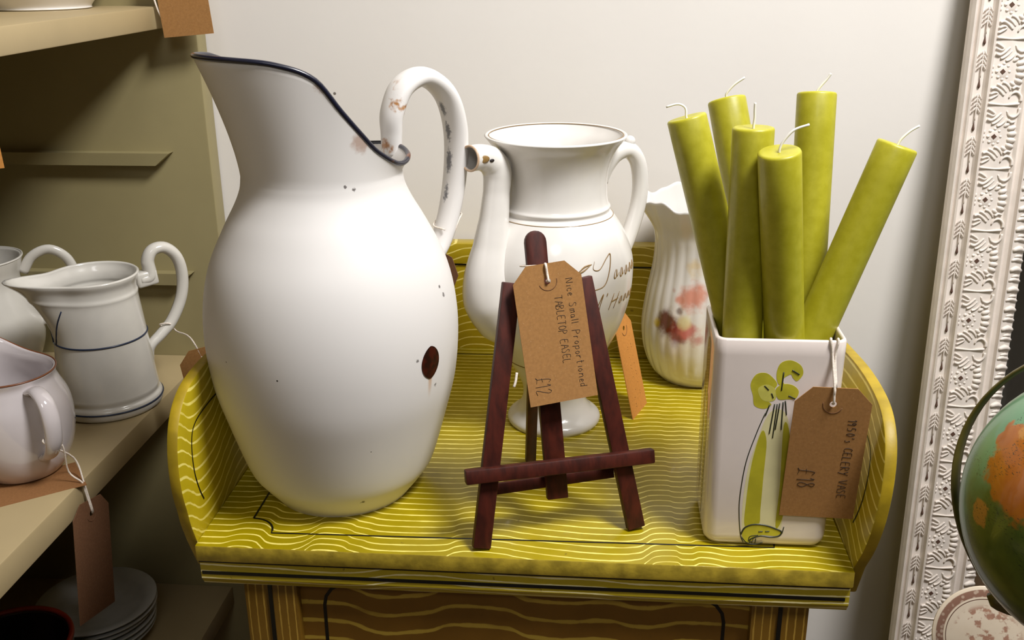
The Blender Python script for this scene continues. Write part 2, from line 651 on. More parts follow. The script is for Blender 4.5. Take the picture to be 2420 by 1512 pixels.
for s in (-1, 1):
    v, f = ribbon([Vector((0.002 + s * (p.x - 0.002) * -1 if s > 0 else p.x, p.y, p.z)) for p in pl], 0.0026, (0, -1, 0))
    mesh_obj('painted_stripe', v, f, BLACK, ws, smooth=False)
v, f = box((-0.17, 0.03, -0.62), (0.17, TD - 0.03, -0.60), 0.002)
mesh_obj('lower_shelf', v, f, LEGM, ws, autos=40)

# ================================================================== ENAMEL JUG
JA = Vector((-0.1492, 0.1005, 0))
hv = Vector((math.sin(math.radians(-16)), math.cos(math.radians(-16)), 0))
lat = Vector((hv.y, -hv.x, 0))
JB = math.radians(30)
e_sp = -(lat * math.cos(JB) + hv * math.sin(JB))
e_2 = Vector((-e_sp.y, e_sp.x, 0))


def lerp_tab(tab, x):
    for (a, p), (b, q) in zip(tab[:-1], tab[1:]):
        if x <= b:
            t = (x - a) / (b - a)
            t = t * t * (3 - 2 * t) * 0.35 + t * 0.65
            return p + (q - p) * t
    return tab[-1][1]


def cr_tab(tab, x):
    """catmull-rom through table"""
    n = len(tab)
    for i in range(n - 1):
        if x <= tab[i + 1][0] or i == n - 2:
            a, b = tab[i], tab[i + 1]
            m0 = (b[1] - tab[i - 1][1]) / (b[0] - tab[i - 1][0]) if i > 0 else 0.0
            m1 = (tab[i + 2][1] - a[1]) / (tab[i + 2][0] - a[0]) if i + 2 < n else 0.0
            h = b[0] - a[0]
            t = (x - a[0]) / h
            return (2 * t ** 3 - 3 * t * t + 1) * a[1] + (t ** 3 - 2 * t * t + t) * h * m0 + (-2 * t ** 3 + 3 * t * t) * b[1] + (t ** 3 - t * t) * h * m1


ZR = [(0, .3455), (20, .3445), (40, .341), (59, .331), (73, .310), (86, .293), (99, .279), (122, .267), (150, .268), (180, .2705)]
RR = [(0, .0865), (12, .0845), (25, .0785), (40, .0725), (60, .067), (90, .0625), (120, .0625), (150, .0645), (180, .065)]
JP = prof_smooth([(.0545, 0), (.0565, .003), (.0665, .016), (.0745, .030), (.0865, .071), (.0935, .100), (.0965, .134), (.0945, .165), (.0875, .193), (.0745, .220), (.0655, .236), (.0602, .248), (.0585, .258)], 4)
NN = 14


def jug_pt(ph, i, inset=0.0):
    """row i of the jug: body rows then collar rows up to the rim"""
    if i < len(JP):
        r, z = JP[i]
    else:
        d = abs(math.degrees(math.atan2(math.sin(ph), math.cos(ph))))
        t = (i - len(JP) + 1) / NN
        zr, rr = cr_tab(ZR, d), cr_tab(RR, d)
        z = .258 + (zr - .258) * t
        hf = min(1.0, (zr - .258) / .06)
        r = .0585 + (rr - .0585) * (t ** 1.35)
    r -= inset
    return JA + e_sp * (r * math.cos(ph)) + e_2 * (r * math.sin(ph)) + Vector((0, 0, z))


def enamel_mat():
    g = G('white_enamel', 0.42, 0.0, 0.35)
    X = g.xyz()
    c = g.mix(g.noise(9, 3), srgb(222, 218, 214), srgb(230, 227, 223))
    chips = g.m('MULTIPLY', g.ss(g.voro(55), 0.035, 0.045, 1, 0), g.ss(g.noise(14, 2), 0.6, 0.62))
    c = g.mix(chips, c, srgb(50, 44, 40))
    P = ROT
    dz = g.m('SUBTRACT', X[2], 0.112)
    dx = g.m('SUBTRACT', X[0], P.x)
    dy = g.m('SUBTRACT', X[1], P.y)
    d2 = g.m('SQRT', g.m('ADD', g.m('MULTIPLY', dx, dx), g.m('MULTIPLY', dy, dy)))
    run = g.m('MULTIPLY', g.ss(d2, 0.0008, 0.0035, 1, 0), g.m('MULTIPLY', g.ss(dz, -0.045, 0.0, 0, 1), g.ss(dz, 0.004, 0.008, 1, 0)))
    c = g.mix(g.m('MULTIPLY', run, 0.65), c, srgb(190, 138, 70))
    # chipped spots near the lip and on the side
    for p, r in ((jug_pt(math.radians(86), len(JP) + 11), .010), (jug_pt(math.radians(62), len(JP) + 13), .006)):
        k = g.spot(p - JA, r, 0.008, 300, 0.3)
        c = g.mix(g.m('MULTIPLY', k, 0.55), c, srgb(150, 92, 40))
    for ang, zz, r in ((80, .256, .0018), (74, .262, .0015), (120, .172, .0022), (118, .176, .0018), (96, .132, .0016), (108, .112, .0016), (70, .02, .0022)):
        i = min(range(len(JP)), key=lambda q: abs(JP[q][1] - zz))
        k = g.spot(jug_pt(math.radians(ang), i) - JA, r, r * 1.6, 700, 0.4)
        c = g.mix(g.m('MULTIPLY', k, 0.8), c, srgb(60, 48, 44))
    return g.col(c)


# oval patch position: 45 degrees to the right of the side facing the camera
fc = -hv
OANG = math.radians(44)
orad = fc * math.cos(OANG) + lat * math.sin(OANG)
ROT = Vector((orad.x * .0965, orad.y * .0965, 0))
ENAMEL = enamel_mat()
jug = thing('enamel_jug', 'tall white enamel water jug with navy rim and brown oval patch', 'jug', JA)
SEG = 96
rows = len(JP) + NN
v, f = [], []
order = [(i, 0.0) for i in range(rows)] + [(i, 0.0022) for i in range(rows - 1, 3, -1)]
for i, ins in order:
    v += [jug_pt(2 * PI * k / SEG, i, ins) for k in range(SEG)]
for a in range(len(order) - 1):
    for k in range(SEG):
        k2 = (k + 1) % SEG
        f.append([a * SEG + k, a * SEG + k2, (a + 1) * SEG + k2, (a + 1) * SEG + k])
f.append(list(range(SEG)))
f.append([(len(order) - 1) * SEG + k for k in range(SEG)])
mesh_obj('body', v, f, ENAMEL, jug)
rim = [jug_pt(2 * PI * k / 128, rows - 1, 0.001) for k in range(128)]
v, f = tube(rim, 0.0019, 8, closed=True)


def rim_mat():
    g = G('navy_rim', 0.3, 0.2)
    k = g.ss(g.noise(45, 3), 0.56, 0.64)
    return g.col(g.mix(k, srgb(20, 22, 40), srgb(104, 62, 40)))


mesh_obj('rim', v, f, rim_mat(), jug)
# handle
eh = -e_sp


def jh(r, z):
    return JA + eh * r + Vector((0, 0, z))


hp = smooth_path([jh(.062, .262), jh(.0625, .278), jh(.064, .294), jh(.0745, .3125), jh(.0945, .3185), jh(.115, .304), jh(.1245, .2765), jh(.1235, .242), jh(.116, .208), jh(.1045, .182), jh(.090, .168)], 8)


def handle_mat():
    g = G('enamel_handle', 0.35, 0.05)
    c = g.mix(g.noise(9, 3), srgb(222, 218, 214), srgb(230, 227, 223))
    o = JA
    for p, r, a in ((jh(.074, .3085) - o, .011, .009), (jh(.062, .270) - o, .0095, .010), (jh(.066, .300) + e_2 * .006 - o, .008, .010)):
        k = g.spot(p, r, a, 260, 0.55)
        c = g.mix(k, c, g.mix(g.noise(300, 3), srgb(120, 62, 22), srgb(204, 150, 86)))
    for p, r in ((jh(.1125, .292), .0045), (jh(.117, .274), .004), (jh(.117, .25), .005), (jh(.112, .226), .004)):
        k = g.spot(p - o, r, .007, 420, 0.35, (1, 1, .4))
        c = g.mix(g.m('MULTIPLY', k, 0.8), c, srgb(74, 76, 84))
    return g.col(c)


HM = handle_mat()
v, f = tube(hp, [.0105, .0112, .0124, .0130, .0132, .0134, .0132, .0126, .0118, .0110, .010], 20, 0.58, side_dir=e_2)
mesh_obj('handle', v, f, HM, jug)
# brown oval patch moulded to the body
v, f = [], []
NR, NA = 5, 28
for a in range(NR + 1):
    for k in range(NA):
        t = 2 * PI * k / NA
        da = (a / NR) * math.cos(t) * 0.0098 / .0965
        zz = 0.1288 + (a / NR) * math.sin(t) * 0.0128 * (1 - 0.12 * abs(math.cos(t)))
        j = min(range(len(JP) - 1), key=lambda q: abs(JP[q][1] - zz) if JP[q][1] <= zz else 9)
        (r0, z0), (r1, z1) = JP[j], JP[j + 1]
        r = r0 + (r1 - r0) * (zz - z0) / (z1 - z0) + 0.0009 - 0.0004 * (a / NR)
        th = OANG + da
        d = fc * math.cos(th) + lat * math.sin(th)
        v.append(JA + d * r + Vector((0, 0, zz)))
for a in range(NR):
    for k in range(NA):
        k2 = (k + 1) % NA
        f.append([a * NA + k, a * NA + k2, (a + 1) * NA + k2, (a + 1) * NA + k])


def oval_mat():
    g = G('brown_oval', 0.45, 0.0, 0.2)
    n = g.noise(150, 3)
    return g.col(g.mix(g.ss(n, 0.4, 0.6), srgb(34, 12, 8), srgb(62, 18, 10)))


o = mesh_obj('oval_patch', v, f, oval_mat(), jug)
o['label'] = 'dark brown oval patch'

# ================================================================== COFFEE POT
PA = Vector((.0165, .2345, 0))
pot = thing('coffee_pot', 'white porcelain coffee pot with swan neck spout and gilt lettering', 'coffee pot', PA)
PP = [(.0415, 0), (.0428, .003), (.0415, .007), (.034, .013), (.029, .022), (.0285, .034), (.033, .046), (.0455, .068), (.0585, .095), (.066, .120), (.0685, .142), (.0675, .160), (.0605, .180), (.0505, .1955), (.0465, .1995), (.0475, .203), (.0455, .2065),
      (.0443, .215), (.0445, .228), (.0468, .240), (.0515, .2515), (.0575, .2595), (.0605, .2635)]
v, f = revolve([(r, z) for r, z in vessel(PP, .0032, 5)], 72, PA)
mesh_obj('body', v, f, GLAZE, pot)


def ring(c, r, z, rad, mat, name, parent, n=72, squash=1.0):
    p = [Vector((c.x + r * math.cos(2 * PI * k / n), c.y + r * math.sin(2 * PI * k / n), z)) for k in range(n)]
    v, f = tube(p, rad, 6, closed=True)
    return mesh_obj(name, v, f, mat, parent)


ring(PA, .0500, .1962, .00035, GOLD, 'gilt_band', pot)
ring(PA, .0568, .2638, .00035, GOLD, 'gilt_band', pot)
ring(PA, .0440, .0655, .0006, GOLD, 'gilt_band', pot)
az = math.radians(-93 - 35)
sd = Vector((math.sin(az), math.cos(az), 0))
sn = Vector((-sd.y, sd.x, 0))


def sp(r, z):
    return PA + sd * r + Vector((0, 0, z))


cdir = Vector((.05, -1, 0)).normalized()
path = smooth_path([sp(.040, .088), sp(.056, .108), sp(.067, .130), sp(.069, .152), sp(.0660, .176), sp(.0625, .200), sp(.0600, .222), sp(.0590, .238), sp(.0640, .2475), sp(.0740, .2525) + cdir * .001, sp(.0845, .2535) + cdir * .0045], 6)
rad = interp([.011, .0215, .0240, .0208, .0155, .0125, .0112, .0122, .0122, .0108, .0104], len(path))
v, f = tube(path, rad, 20, caps=False)
inn = path[::-1][:16]
n0 = len(v)
v2, f2 = tube(inn, [max(.002, x - .0014) for x in rad[::-1][:16]], 20, caps=False)
mb = MB().add(v, f).add(v2, f2)
last = (len(path) - 1) * 20
# join rim of spout mouth (inner ring starts at n0; orientation reversed)
spout = mb.build('spout', GLAZE, pot)
mth = path[-1]
md = (path[-1] - path[-2]).normalized()
a = md.orthogonal().normalized()
b = md.cross(a)
v, f = tube([mth + (a * math.cos(2 * PI * k / 24) + b * math.sin(2 * PI * k / 24)) * .0099 for k in range(24)], .0010, 8, closed=True)
mesh_obj('spout_lip', v, f, plain('gilt_worn', srgb(196, 168, 140), 0.3), pot)
# crest, eye and gilt beak mark of the swan head
hd = sp(.0590, .240)
v, f = tube(smooth_path([hd + sd * .004 + Vector((0, 0, .009)), hd - sd * .009 + Vector((0, 0, .0055)), hd - sd * .0175 + Vector((0, 0, -.003))], 4), [.0055, .0050, .0008], 10)
mesh_obj('crest', v, f, GLAZE, spout)
camd = (CAM - hd)
camd.z = 0
camd.normalize()
for c, rx, m, nm in ((path[-9] , .0018, INK, 'eye'), (path[-5], .0042, GOLD, 'beak_mark')):
    k = (c - path[-9]).length
    rr_ = interp(rad, len(path))[path.index(c)]
    cc = c + (camd * 0.94 - sd * camd.dot(sd) * 0.9).normalized() * (rr_ - .0002)
    v, f = revolve([(rx * 0.3, 0), (rx, 0.0001), (rx * .8, .0006), (rx * .2, .0008)], 14)
    q = (cc - c).normalized().to_track_quat('Z', 'Y').to_matrix()
    v = [cc + q @ Vector((x.x * 1.25, x.y * .75, x.z)) for x in v]
    mesh_obj(nm, v, f, m, spout)
# handle
az = math.radians(90 - 3 - 25)
hdv = Vector((math.sin(az), math.cos(az), 0))
hs = Vector((-hdv.y, hdv.x, 0))


def ph_(r, z):
    return PA + hdv * r + Vector((0, 0, z))


path = smooth_path([ph_(.0440, .219), ph_(.0490, .232), ph_(.0580, .2425), ph_(.0705, .2450), ph_(.0800, .2340), ph_(.0835, .215), ph_(.0820, .195), ph_(.0760, .174), ph_(.0680, .155), ph_(.062, .148)], 6)
v, f = tube(path, [.0068, .0078, .0086, .0088, .0084, .0082, .0080, .0080, .0080, .008], 14, 0.85, side_dir=hs)
hnd = mesh_obj('handle', v, f, GLAZE, pot)
for c, r in ((ph_(.0715, .2525), .0050), (ph_(.0465, .2185), .0036)):
    v, f = revolve([(r * math.sin(PI * k / 8) + 1e-4, -r * math.cos(PI * k / 8)) for k in range(9)], 14, c)
    mesh_obj('thumb_knop', v, f, GLAZE, hnd)


# --- stroke lettering -------------------------------------------------------
GL = {
    'A': [[(0, 0), (.35, 1), (.7, 0)], [(.15, .4), (.56, .4)]], 'B': [[(0, 0), (0, 1), (.4, .95), (.45, .72), (.05, .52), (.5, .35), (.45, .05), (0, 0)]],
    'C': [[(.6, .85), (.3, 1), (.05, .6), (.1, .15), (.4, 0), (.62, .15)]], 'D': [[(0, 0), (0, 1), (.45, .85), (.6, .45), (.4, .08), (0, 0)]],
    'E': [[(.55, 1), (.05, .95), (0, .05), (.58, 0)], [(.03, .52), (.45, .55)]], 'I': [[(.1, 0), (.12, 1)]], 'L': [[(.05, 1), (0, .02), (.5, 0)]],
    'M': [[(0, 0), (.08, 1), (.38, .35), (.7, 1), (.78, 0)]], 'N': [[(0, 0), (.05, 1), (.5, .02), (.58, 1)]], 'O': [[(.3, 1), (.03, .6), (.15, .05), (.5, .1), (.58, .65), (.3, 1)]],
    'P': [[(0, -.1), (.05, 1), (.45, .9), (.45, .6), (.04, .48)]], 'R': [[(0, 0), (.03, 1), (.45, .9), (.4, .6), (.05, .5), (.5, 0)]], 'S': [[(.5, .9), (.2, 1), (.08, .75), (.45, .4), (.35, .02), (0, .1)]],
    'T': [[(0, 1), (.65, .96)], [(.34, .98), (.3, 0)]], 'V': [[(0, 1), (.3, 0), (.62, 1)]], 'Y': [[(0, 1), (.28, .5), (.6, 1)], [(.45, .7), (.1, -.25)]],
    'n': [[(0, 0), (.05, .6)], [(.03, .45), (.25, .62), (.38, .5), (.4, 0)]], 'i': [[(.08, 0), (.1, .6)]], 'c': [[(.35, .5), (.12, .6), (.03, .25), (.2, 0), (.4, .08)]], 'e': [[(.05, .3), (.35, .38), (.25, .6), (.05, .4), (.1, .05), (.4, .06)]],
    's': [[(.35, .55), (.12, .55), (.3, .28), (.2, 0), (0, .05)]], 'm': [[(0, 0), (.04, .6), (.2, .55), (.22, 0)], [(.22, .45), (.4, .6), (.44, 0)]], 'a': [[(.35, .55), (.1, .55), (.05, .1), (.3, .1), (.36, .55), (.42, 0)]], 'l': [[(.05, 1), (.06, 0)]],
    'r': [[(0, 0), (.05, .6)], [(.04, .4), (.2, .6), (.35, .55)]], 'o': [[(.2, .6), (.02, .3), (.2, 0), (.4, .3), (.2, .6)]], 'p': [[(0, -.35), (.06, .6)], [(.05, .5), (.35, .6), (.35, .15), (.05, .05)]],
    't': [[(.15, 1), (.12, .05), (.3, 0)], [(0, .65), (.3, .68)]], 'd': [[(.35, .55), (.05, .5), (.05, .05), (.32, .1)], [(.42, 1), (.36, 0)]], 'y': [[(0, .6), (.15, .1), (.32, .12)], [(.4, .6), (.2, -.35), (0, -.3)]],
    '1': [[(.0, .8), (.15, 1), (.15, 0)]], '2': [[(.02, .8), (.25, 1), (.42, .75), (.02, 0), (.52, .04)]], '5': [[(.45, 1), (.1, .98), (.06, .58), (.4, .55), (.38, .1), (0, .05)]], '0': [[(.25, 1), (.02, .5), (.22, 0), (.46, .5), (.25, 1)]],
    '8': [[(.4, .85), (.2, 1), (.06, .78), (.42, .3), (.22, 0), (.02, .25), (.4, .85)]], '9': [[(.4, .75), (.2, 1), (.04, .72), (.25, .52), (.42, .85), (.3, 0)]], "'": [[(.1, 1.05), (.06, .75)]],
    '#': [[(.6, .85), (.38, 1), (.24, .7), (.2, .12), (0, 0), (.2, .08), (.6, .02)], [(.04, .48), (.44, .5)]],
}
WID = {'M': .95, 'm': .6, 'I': .35, 'i': .28, 'l': .24, "'": .25, '1': .35, ' ': .55, 'T': .75}


def text_strokes(s, jitter=0.05):
    """list of polylines in letter units"""
    x, out = 0.0, []
    for ch in s:
        for st in GL.get(ch, []):
            dx, dy = random.uniform(-jitter, jitter), random.uniform(-jitter, jitter)
            out.append([(x + a + dx, b + dy) for a, b in st])
        x += WID.get(ch, .55 if ch.islower() else .72) + .12
    return out, x


def write(lines, place, rad, nseg=3):
    """lines: (text, ox, oy, height, length); place(u,v)->(point, normal)"""
    mb = MB()
    for s, ox, oy, h, length in lines:
        st, w = text_strokes(s)
        k = length / w
        for pl in st:
            P = [place(ox + a * k, oy + b * h) for a, b in pl]
            pts = smooth_path([p for p, _ in P], nseg)
            v, f = tube(pts, rad, 5, caps=True)
            mb.add(v, f)
    return mb


# gilt lettering wrapped on the coffee pot
PPs = prof_smooth(PP, 6)


def pot_r(z):
    for (r0, z0), (r1, z1) in zip(PPs[:-1], PPs[1:]):
        if z0 <= z <= z1 and z > .04:
            return r0 + (r1 - r0) * (z - z0) / max(1e-6, z1 - z0)
    return .06


pfc = (CAM - PA)
pfc.z = 0
pfc.normalize()
plat = Vector((-pfc.y, pfc.x, 0))


def pot_place(u, z):
    a = u / .066
    d = pfc * math.cos(a) + plat * math.sin(a)
    return PA + d * (pot_r(z) + .00015) + Vector((0, 0, z)), d


def pot_strokes(strokes, rad):
    mb = MB()
    for st in strokes:
        pts = smooth_path([pot_place(*p)[0] for p in st], 5)
        n = len(pts)
        v, f = tube(pts, [rad * (0.35 + 0.65 * math.sin(PI * min(1, max(0, (k + .5) / n)))) for k in range(n)], 5)
        mb.add(v, f)
    return mb


J0, JZ = .0355, .150
js = [[(J0 - .001, JZ + .019), (J0 - .003, JZ + .013), (J0 + .003, JZ + .012), (J0 + .012, JZ + .020), (J0 + .017, JZ + .022), (J0 + .013, JZ + .010), (J0 + .007, JZ - .002), (J0 - .004, JZ - .0045), (J0 - .008, JZ - .001)]]
x = J0 + .017
for k in range(5):
    js += [[(x + .0035, JZ + .009), (x + .0012, JZ + .005), (x + .001, JZ + .002), (x + .0035, JZ + .003), (x + .0045, JZ + .0085), (x + .0045, JZ + .003), (x + .0075, JZ + .0055)]]
    x += .0078
H0, HZ = .0300, .1255
js += [[(H0 + .004, HZ + .006), (H0 - .001, HZ + .001), (H0 + .001, HZ - .003), (H0 + .005, HZ + .001), (H0 + .012, HZ + .015), (H0 + .009, HZ + .004), (H0 + .009, HZ - .001)], [(H0 + .0165, HZ + .015), (H0 + .0155, HZ + .012)],
       [(H0 + .019, HZ - .001), (H0 + .024, HZ + .013)], [(H0 + .025, HZ - .001), (H0 + .031, HZ + .013)], [(H0 + .021, HZ + .006), (H0 + .030, HZ + .0075)]]
x = H0 + .031
for k in range(4):
    js += [[(x + .003, HZ + .008), (x + .001, HZ + .003), (x + .0035, HZ + .003), (x + .0045, HZ + .008), (x + .0048, HZ + .003)]]
    x += .0072
pot_strokes(js, .0005).build('gilt_lettering', GOLD, pot)
lv0 = [[(.006, .160), (.012, .164), (.018, .165)], [(.005, .159), (.010, .1605), (.0175, .165)], [(.008, .146), (.013, .149), (.018, .147)], [(.008, .146), (.013, .1445), (.018, .147)], [(-.010, .159), (-.007, .156), (-.006, .152)],
      [(-.011, .160), (-.009, .155), (-.006, .152)], [(-.0255, .1475), (-.0250, .136), (-.0265, .130)]]
lv = [[(a + .0135 if a > 0 else a, b + .002) for a, b in st] for st in lv0]
pot_strokes(lv, .0008).build('gilt_leaves', GOLD, pot)

# ================================================================== FLORAL JUG
FA = Vector((.1562, .3490, 0))
fj = thing('fluted_jug', 'fluted white china jug with pink figures behind the candle vase', 'jug', FA)


def fj_mat():
    g = G('fluted_china', 0.15, 0.4)
    c = g.mix(g.noise(8, 3), srgb(216, 212, 206), srgb(228, 225, 220))
    for p, r, col, k in FJ_SPOTS:
        m = g.spot(p, r, r * 1.1, 90, 0.35)
        c = g.mix(g.m('MULTIPLY', m, k), c, col)
    return g.col(c)


ffc = (CAM - FA)
ffc.z = 0
ffc.normalize()
flat_ = Vector((-ffc.y, ffc.x, 0))


def fjp(l, z, r=.053):
    a = math.asin(max(-1, min(1, l / r)))
    return (ffc * math.cos(a) + flat_ * math.sin(a)) * r + Vector((0, 0, z))


FJ_SPOTS = [(fjp(-.012, .062), .030, srgb(214, 200, 165), .3), (fjp(-.015, .03), .02, srgb(206, 196, 120), .25), (fjp(-.006, .128), .014, srgb(214, 190, 140), .8), (fjp(-.018, .168, .06), .006, srgb(190, 140, 110), .7), (fjp(-.004, .163, .06), .005, srgb(190, 140, 110), .7),
            (fjp(-.029, .071), .017, srgb(92, 40, 18), .95), (fjp(-.038, .068), .007, srgb(196, 170, 40), .8), (fjp(-.018, .062), .014, srgb(118, 34, 26), .9), (fjp(-.008, .066), .012, srgb(196, 110, 100), .9),
            (fjp(-.012, .074), .009, srgb(216, 206, 150), .8), (fjp(-.006, .099), .018, srgb(206, 138, 116), .95), (fjp(-.019, .096), .007, srgb(206, 138, 116), .9), (fjp(-.026, .104), .005, srgb(180, 100, 84), .9), (fjp(-.018, .084), .005, srgb(90, 60, 50), .7),
            (fjp(-.020, .050), .008, srgb(170, 160, 180), .5), (fjp(0, .058), .009, srgb(190, 120, 110), .8)]
FJP = [(.036, 0), (.038, .002), (.046, .012), (.0535, .034), (.0555, .058), (.052, .088), (.047, .116), (.0455, .138), (.0475, .156), (.0535, .172), (.058, .184)]
fsp = Vector((-flat_.x * -1, -flat_.y * -1, 0)) * -1
fang = math.atan2((-flat_).y, (-flat_).x)


def fj_fn(ph, r, z, i):
    fl = 1 + .018 * abs(math.sin(ph * 14)) * min(1, z / .02) * (1 if z < .15 else .4)
    d = math.atan2(math.sin(ph - fang), math.cos(ph - fang))
    s = math.exp(-(d / .35) ** 2) * max(0, (z - .145) / .04) ** 1.5
    zz = z + max(0, (z - .15) / .035) * (.003 * math.sin(ph * 7) + .001 * math.cos(ph * 16))
    r = r * fl + s * .012
    zz += s * .001
    return FA + Vector((r * math.cos(ph), r * math.sin(ph), zz))


v, f = revolve(vessel(FJP, .0028, 5), 168, fn=fj_fn)
mesh_obj('body', v, f, fj_mat(), fj)
hb = flat_
path = smooth_path([FA + hb * a + Vector((0, 0, b)) for a, b in ((.050, .160), (.066, .170), (.080, .150), (.080, .115), (.068, .085), (.052, .075))], 6)
v, f = tube(path, .0055, 12, 0.8)
mesh_obj('handle', v, f, GLAZE, fj)

# ================================================================== TABLETOP EASEL
EM = Vector((.0301, .0281, 0))
ee = Vector((.9532, .3022, 0))
eb = Vector((-.3022, .9532, 0))
TH = math.radians(15)
eu = Vector((0, 0, 1)) * math.cos(TH) + eb * math.sin(TH)
en = -(eb * math.cos(TH) - Vector((0, 0, 1)) * math.sin(TH))     # towards the viewer


def ep(s, t, n=0.0):
    return EM + ee * s + eu * t + en * n


easel = thing('tabletop_easel', 'dark mahogany stained miniature tabletop easel in front of coffee pot', 'easel', (EM.x, EM.y, 0))
for s in (-1, 1):
    a = ep(s * .0592, 0.0015)
    v, f = beam(a, ep(s * .0265 + .0025, .192), .0132, .0075, ee)
    mesh_obj('leg', v, f, WOOD, easel, autos=40)
v, f = extrude_poly([ep(-.006, .029, -.0042), ep(.0098, .029, -.0042), *[ep(-.0029 + .0079 * math.cos(PI * k / 10), .2195 + .0085 * math.sin(PI * k / 10), -.0042) for k in range(11)]], -en * .006, .0007)
mesh_obj('mast', v, f, WOOD, easel, autos=40)
v, f = beam(ep(-.0685, .0565, .0075), ep(.0735, .0565, .0075), .0105, .0085, eu, .0012)
mesh_obj('ledge', v, f, WOOD, easel, autos=40)
v, f = beam(ep(-.048, .040, -.0125), ep(.048, .0425, -.0125), .0085, .004, eu, .0006)
mesh_obj('stretcher', v, f, WOOD, easel, autos=40)
v, f = beam(ep(-.026, .181, -.0125), ep(.030, .181, -.0125), .011, .004, eu, .0006)
mesh_obj('top_rail', v, f, WOOD, easel, autos=40)
v, f = beam(Vector((.0005, .1475, .001)), ep(-.003, .175, -.018), .0085, .006, ee, .0006)
mesh_obj('back_leg', v, f, WOOD, easel, autos=40)


# ================================================================== PRICE TAGS
def card_mesh(O, R, D, w, l, cham=.011, hole=.0024, hole_at=.0125, thick=.0006):
    """luggage label: O top centre, R right, D down"""
    O, R, D = Vector(O), Vector(R).normalized(), Vector(D).normalized()
    N = R.cross(D).normalized()
    bm = bmesh.new()
    oc = [(-w / 2 + cham, 0), (w / 2 - cham, 0), (w / 2, cham * 1.05), (w / 2, l), (-w / 2, l), (-w / 2, cham * 1.05)]
    ho = [(hole * math.cos(2 * PI * k / 14), hole_at + hole * math.sin(2 * PI * k / 14)) for k in range(14)]
    ed = []
    for loop in (oc, ho):
        vs = [bm.verts.new((a, b, 0)) for a, b in loop]
        for i in range(len(vs)):
            ed.append(bm.edges.new((vs[i], vs[(i + 1) % len(vs)])))
    bmesh.ops.triangle_fill(bm, use_beauty=True, edges=ed)
    r = bmesh.ops.extrude_face_region(bm, geom=list(bm.faces))
    for g in r['geom']:
        if isinstance(g, bmesh.types.BMVert):
            g.co.z += thick
    bm.verts.index_update()
    v = [O + R * q.co.x + D * q.co.y + N * q.co.z for q in bm.verts]
    f = [[q.index for q in p.verts] for p in bm.faces]
    bm.free()
    return v, f


def price_tag(label, O, R, D, w=.0505, l=.100, mat=None, lines=(), strings=(), ring_arc=(200, 380), group='brown paper price tags', side=1, rad=.00015):
    mat = mat or KRAFT
    O, R, D = Vector(O), Vector(R).normalized(), Vector(D)
    D = (D - R * R.dot(D)).normalized()
    N = D.cross(R).normalized()
    low = O + D * l
    t = thing('price_tag', label, 'tag', low, group)
    v, f = card_mesh(O, R, D, w, l)
    mesh_obj('card', v, f, mat, t, smooth=False)
    F = N * .00015
    hc = O + D * .0125
    arc = [hc + F + (R * math.cos(math.radians(a)) + D * -math.sin(math.radians(a))) * .0068 for a in range(ring_arc[0], ring_arc[1], 12)]
    v, f = tube(arc, .00025, 5)
    mesh_obj('washer_ring', v, f, KRAFT_D2, t)
    if lines:
        mb = write(lines, lambda u, q: (O + D * u + R * (q - w / 2) + F, N), rad)
        mb.build('handwriting', INK, t)
    for s, r in strings:
        v, f = tube(smooth_path(s, 5), r, 6)
        mesh_obj('string', v, f, STRING, t)
    return t


# tag tied to the easel; writing runs down the card (u along card, v across it)
tO = ep(.0, .2045, .0125)
tD = (ep(.0060, .1000, .0115) - ep(-.0025, .2042, .0115)).normalized()
tR = ee
tD = (tD - tR * 0).normalized()
tR = (ee - tD * ee.dot(tD)).normalized()
tO = ep(-.0015, .2045, .0130)
ho = tO + tD * .0125
mc = ep(-.003, .203, 0)
price_tag('brown card tag priced at twelve pounds tied to the easel', tO, tR, tD, lines=[
    ('Nice Small Proportioned', .013, .0385, .0052, .080), ('TABLETOP EASEL', .024, .0285, .0056, .050), ('#12', .080, .0060, .0110, .0150)],
    strings=[([ho - en * .002, ho + en * .0022, ho - tD * .006 + en * .0016, ho - tD * .012 + en * .001, mc + ee * .003 + en * .004], .0010),
             ([mc + ee * .003 + en * .0045, mc + ee * .0095 + en * .001 + eu * .001, mc + ee * .010 - en * .010, mc - ee * .010 - en * .012, mc - ee * .0098 - en * .002, mc - ee * .003 + en * .004, mc + ee * .003 + en * .0045], .0007),
             ([ep(-.026, .128, .008), ep(-.0275, .122, .009), ep(-.029, .118, .009)], .0010)])

# ================================================================== CELERY VASE
VX0, VX1, VY0, VY1, VH = .1345, .2225, .027, .101, .162
vase = thing('celery_vase', 'square white ceramic vase painted with a celery stick and holding candles', 'vase', ((VX0 + VX1) / 2, (VY0 + VY1) / 2, 0))


def rrect(x0, x1, y0, y1, r, z, n=6):
    out = []
    for cx, cy, a0 in ((x1 - r, y1 - r, 0), (x0 + r, y1 - r, 90), (x0 + r, y0 + r, 180), (x1 - r, y0 + r, 270)):
        for k in range(n + 1):
            a = math.radians(a0 + 90 * k / n)
            out.append(Vector((cx + r * math.cos(a), cy + r * math.sin(a), z)))
    return out


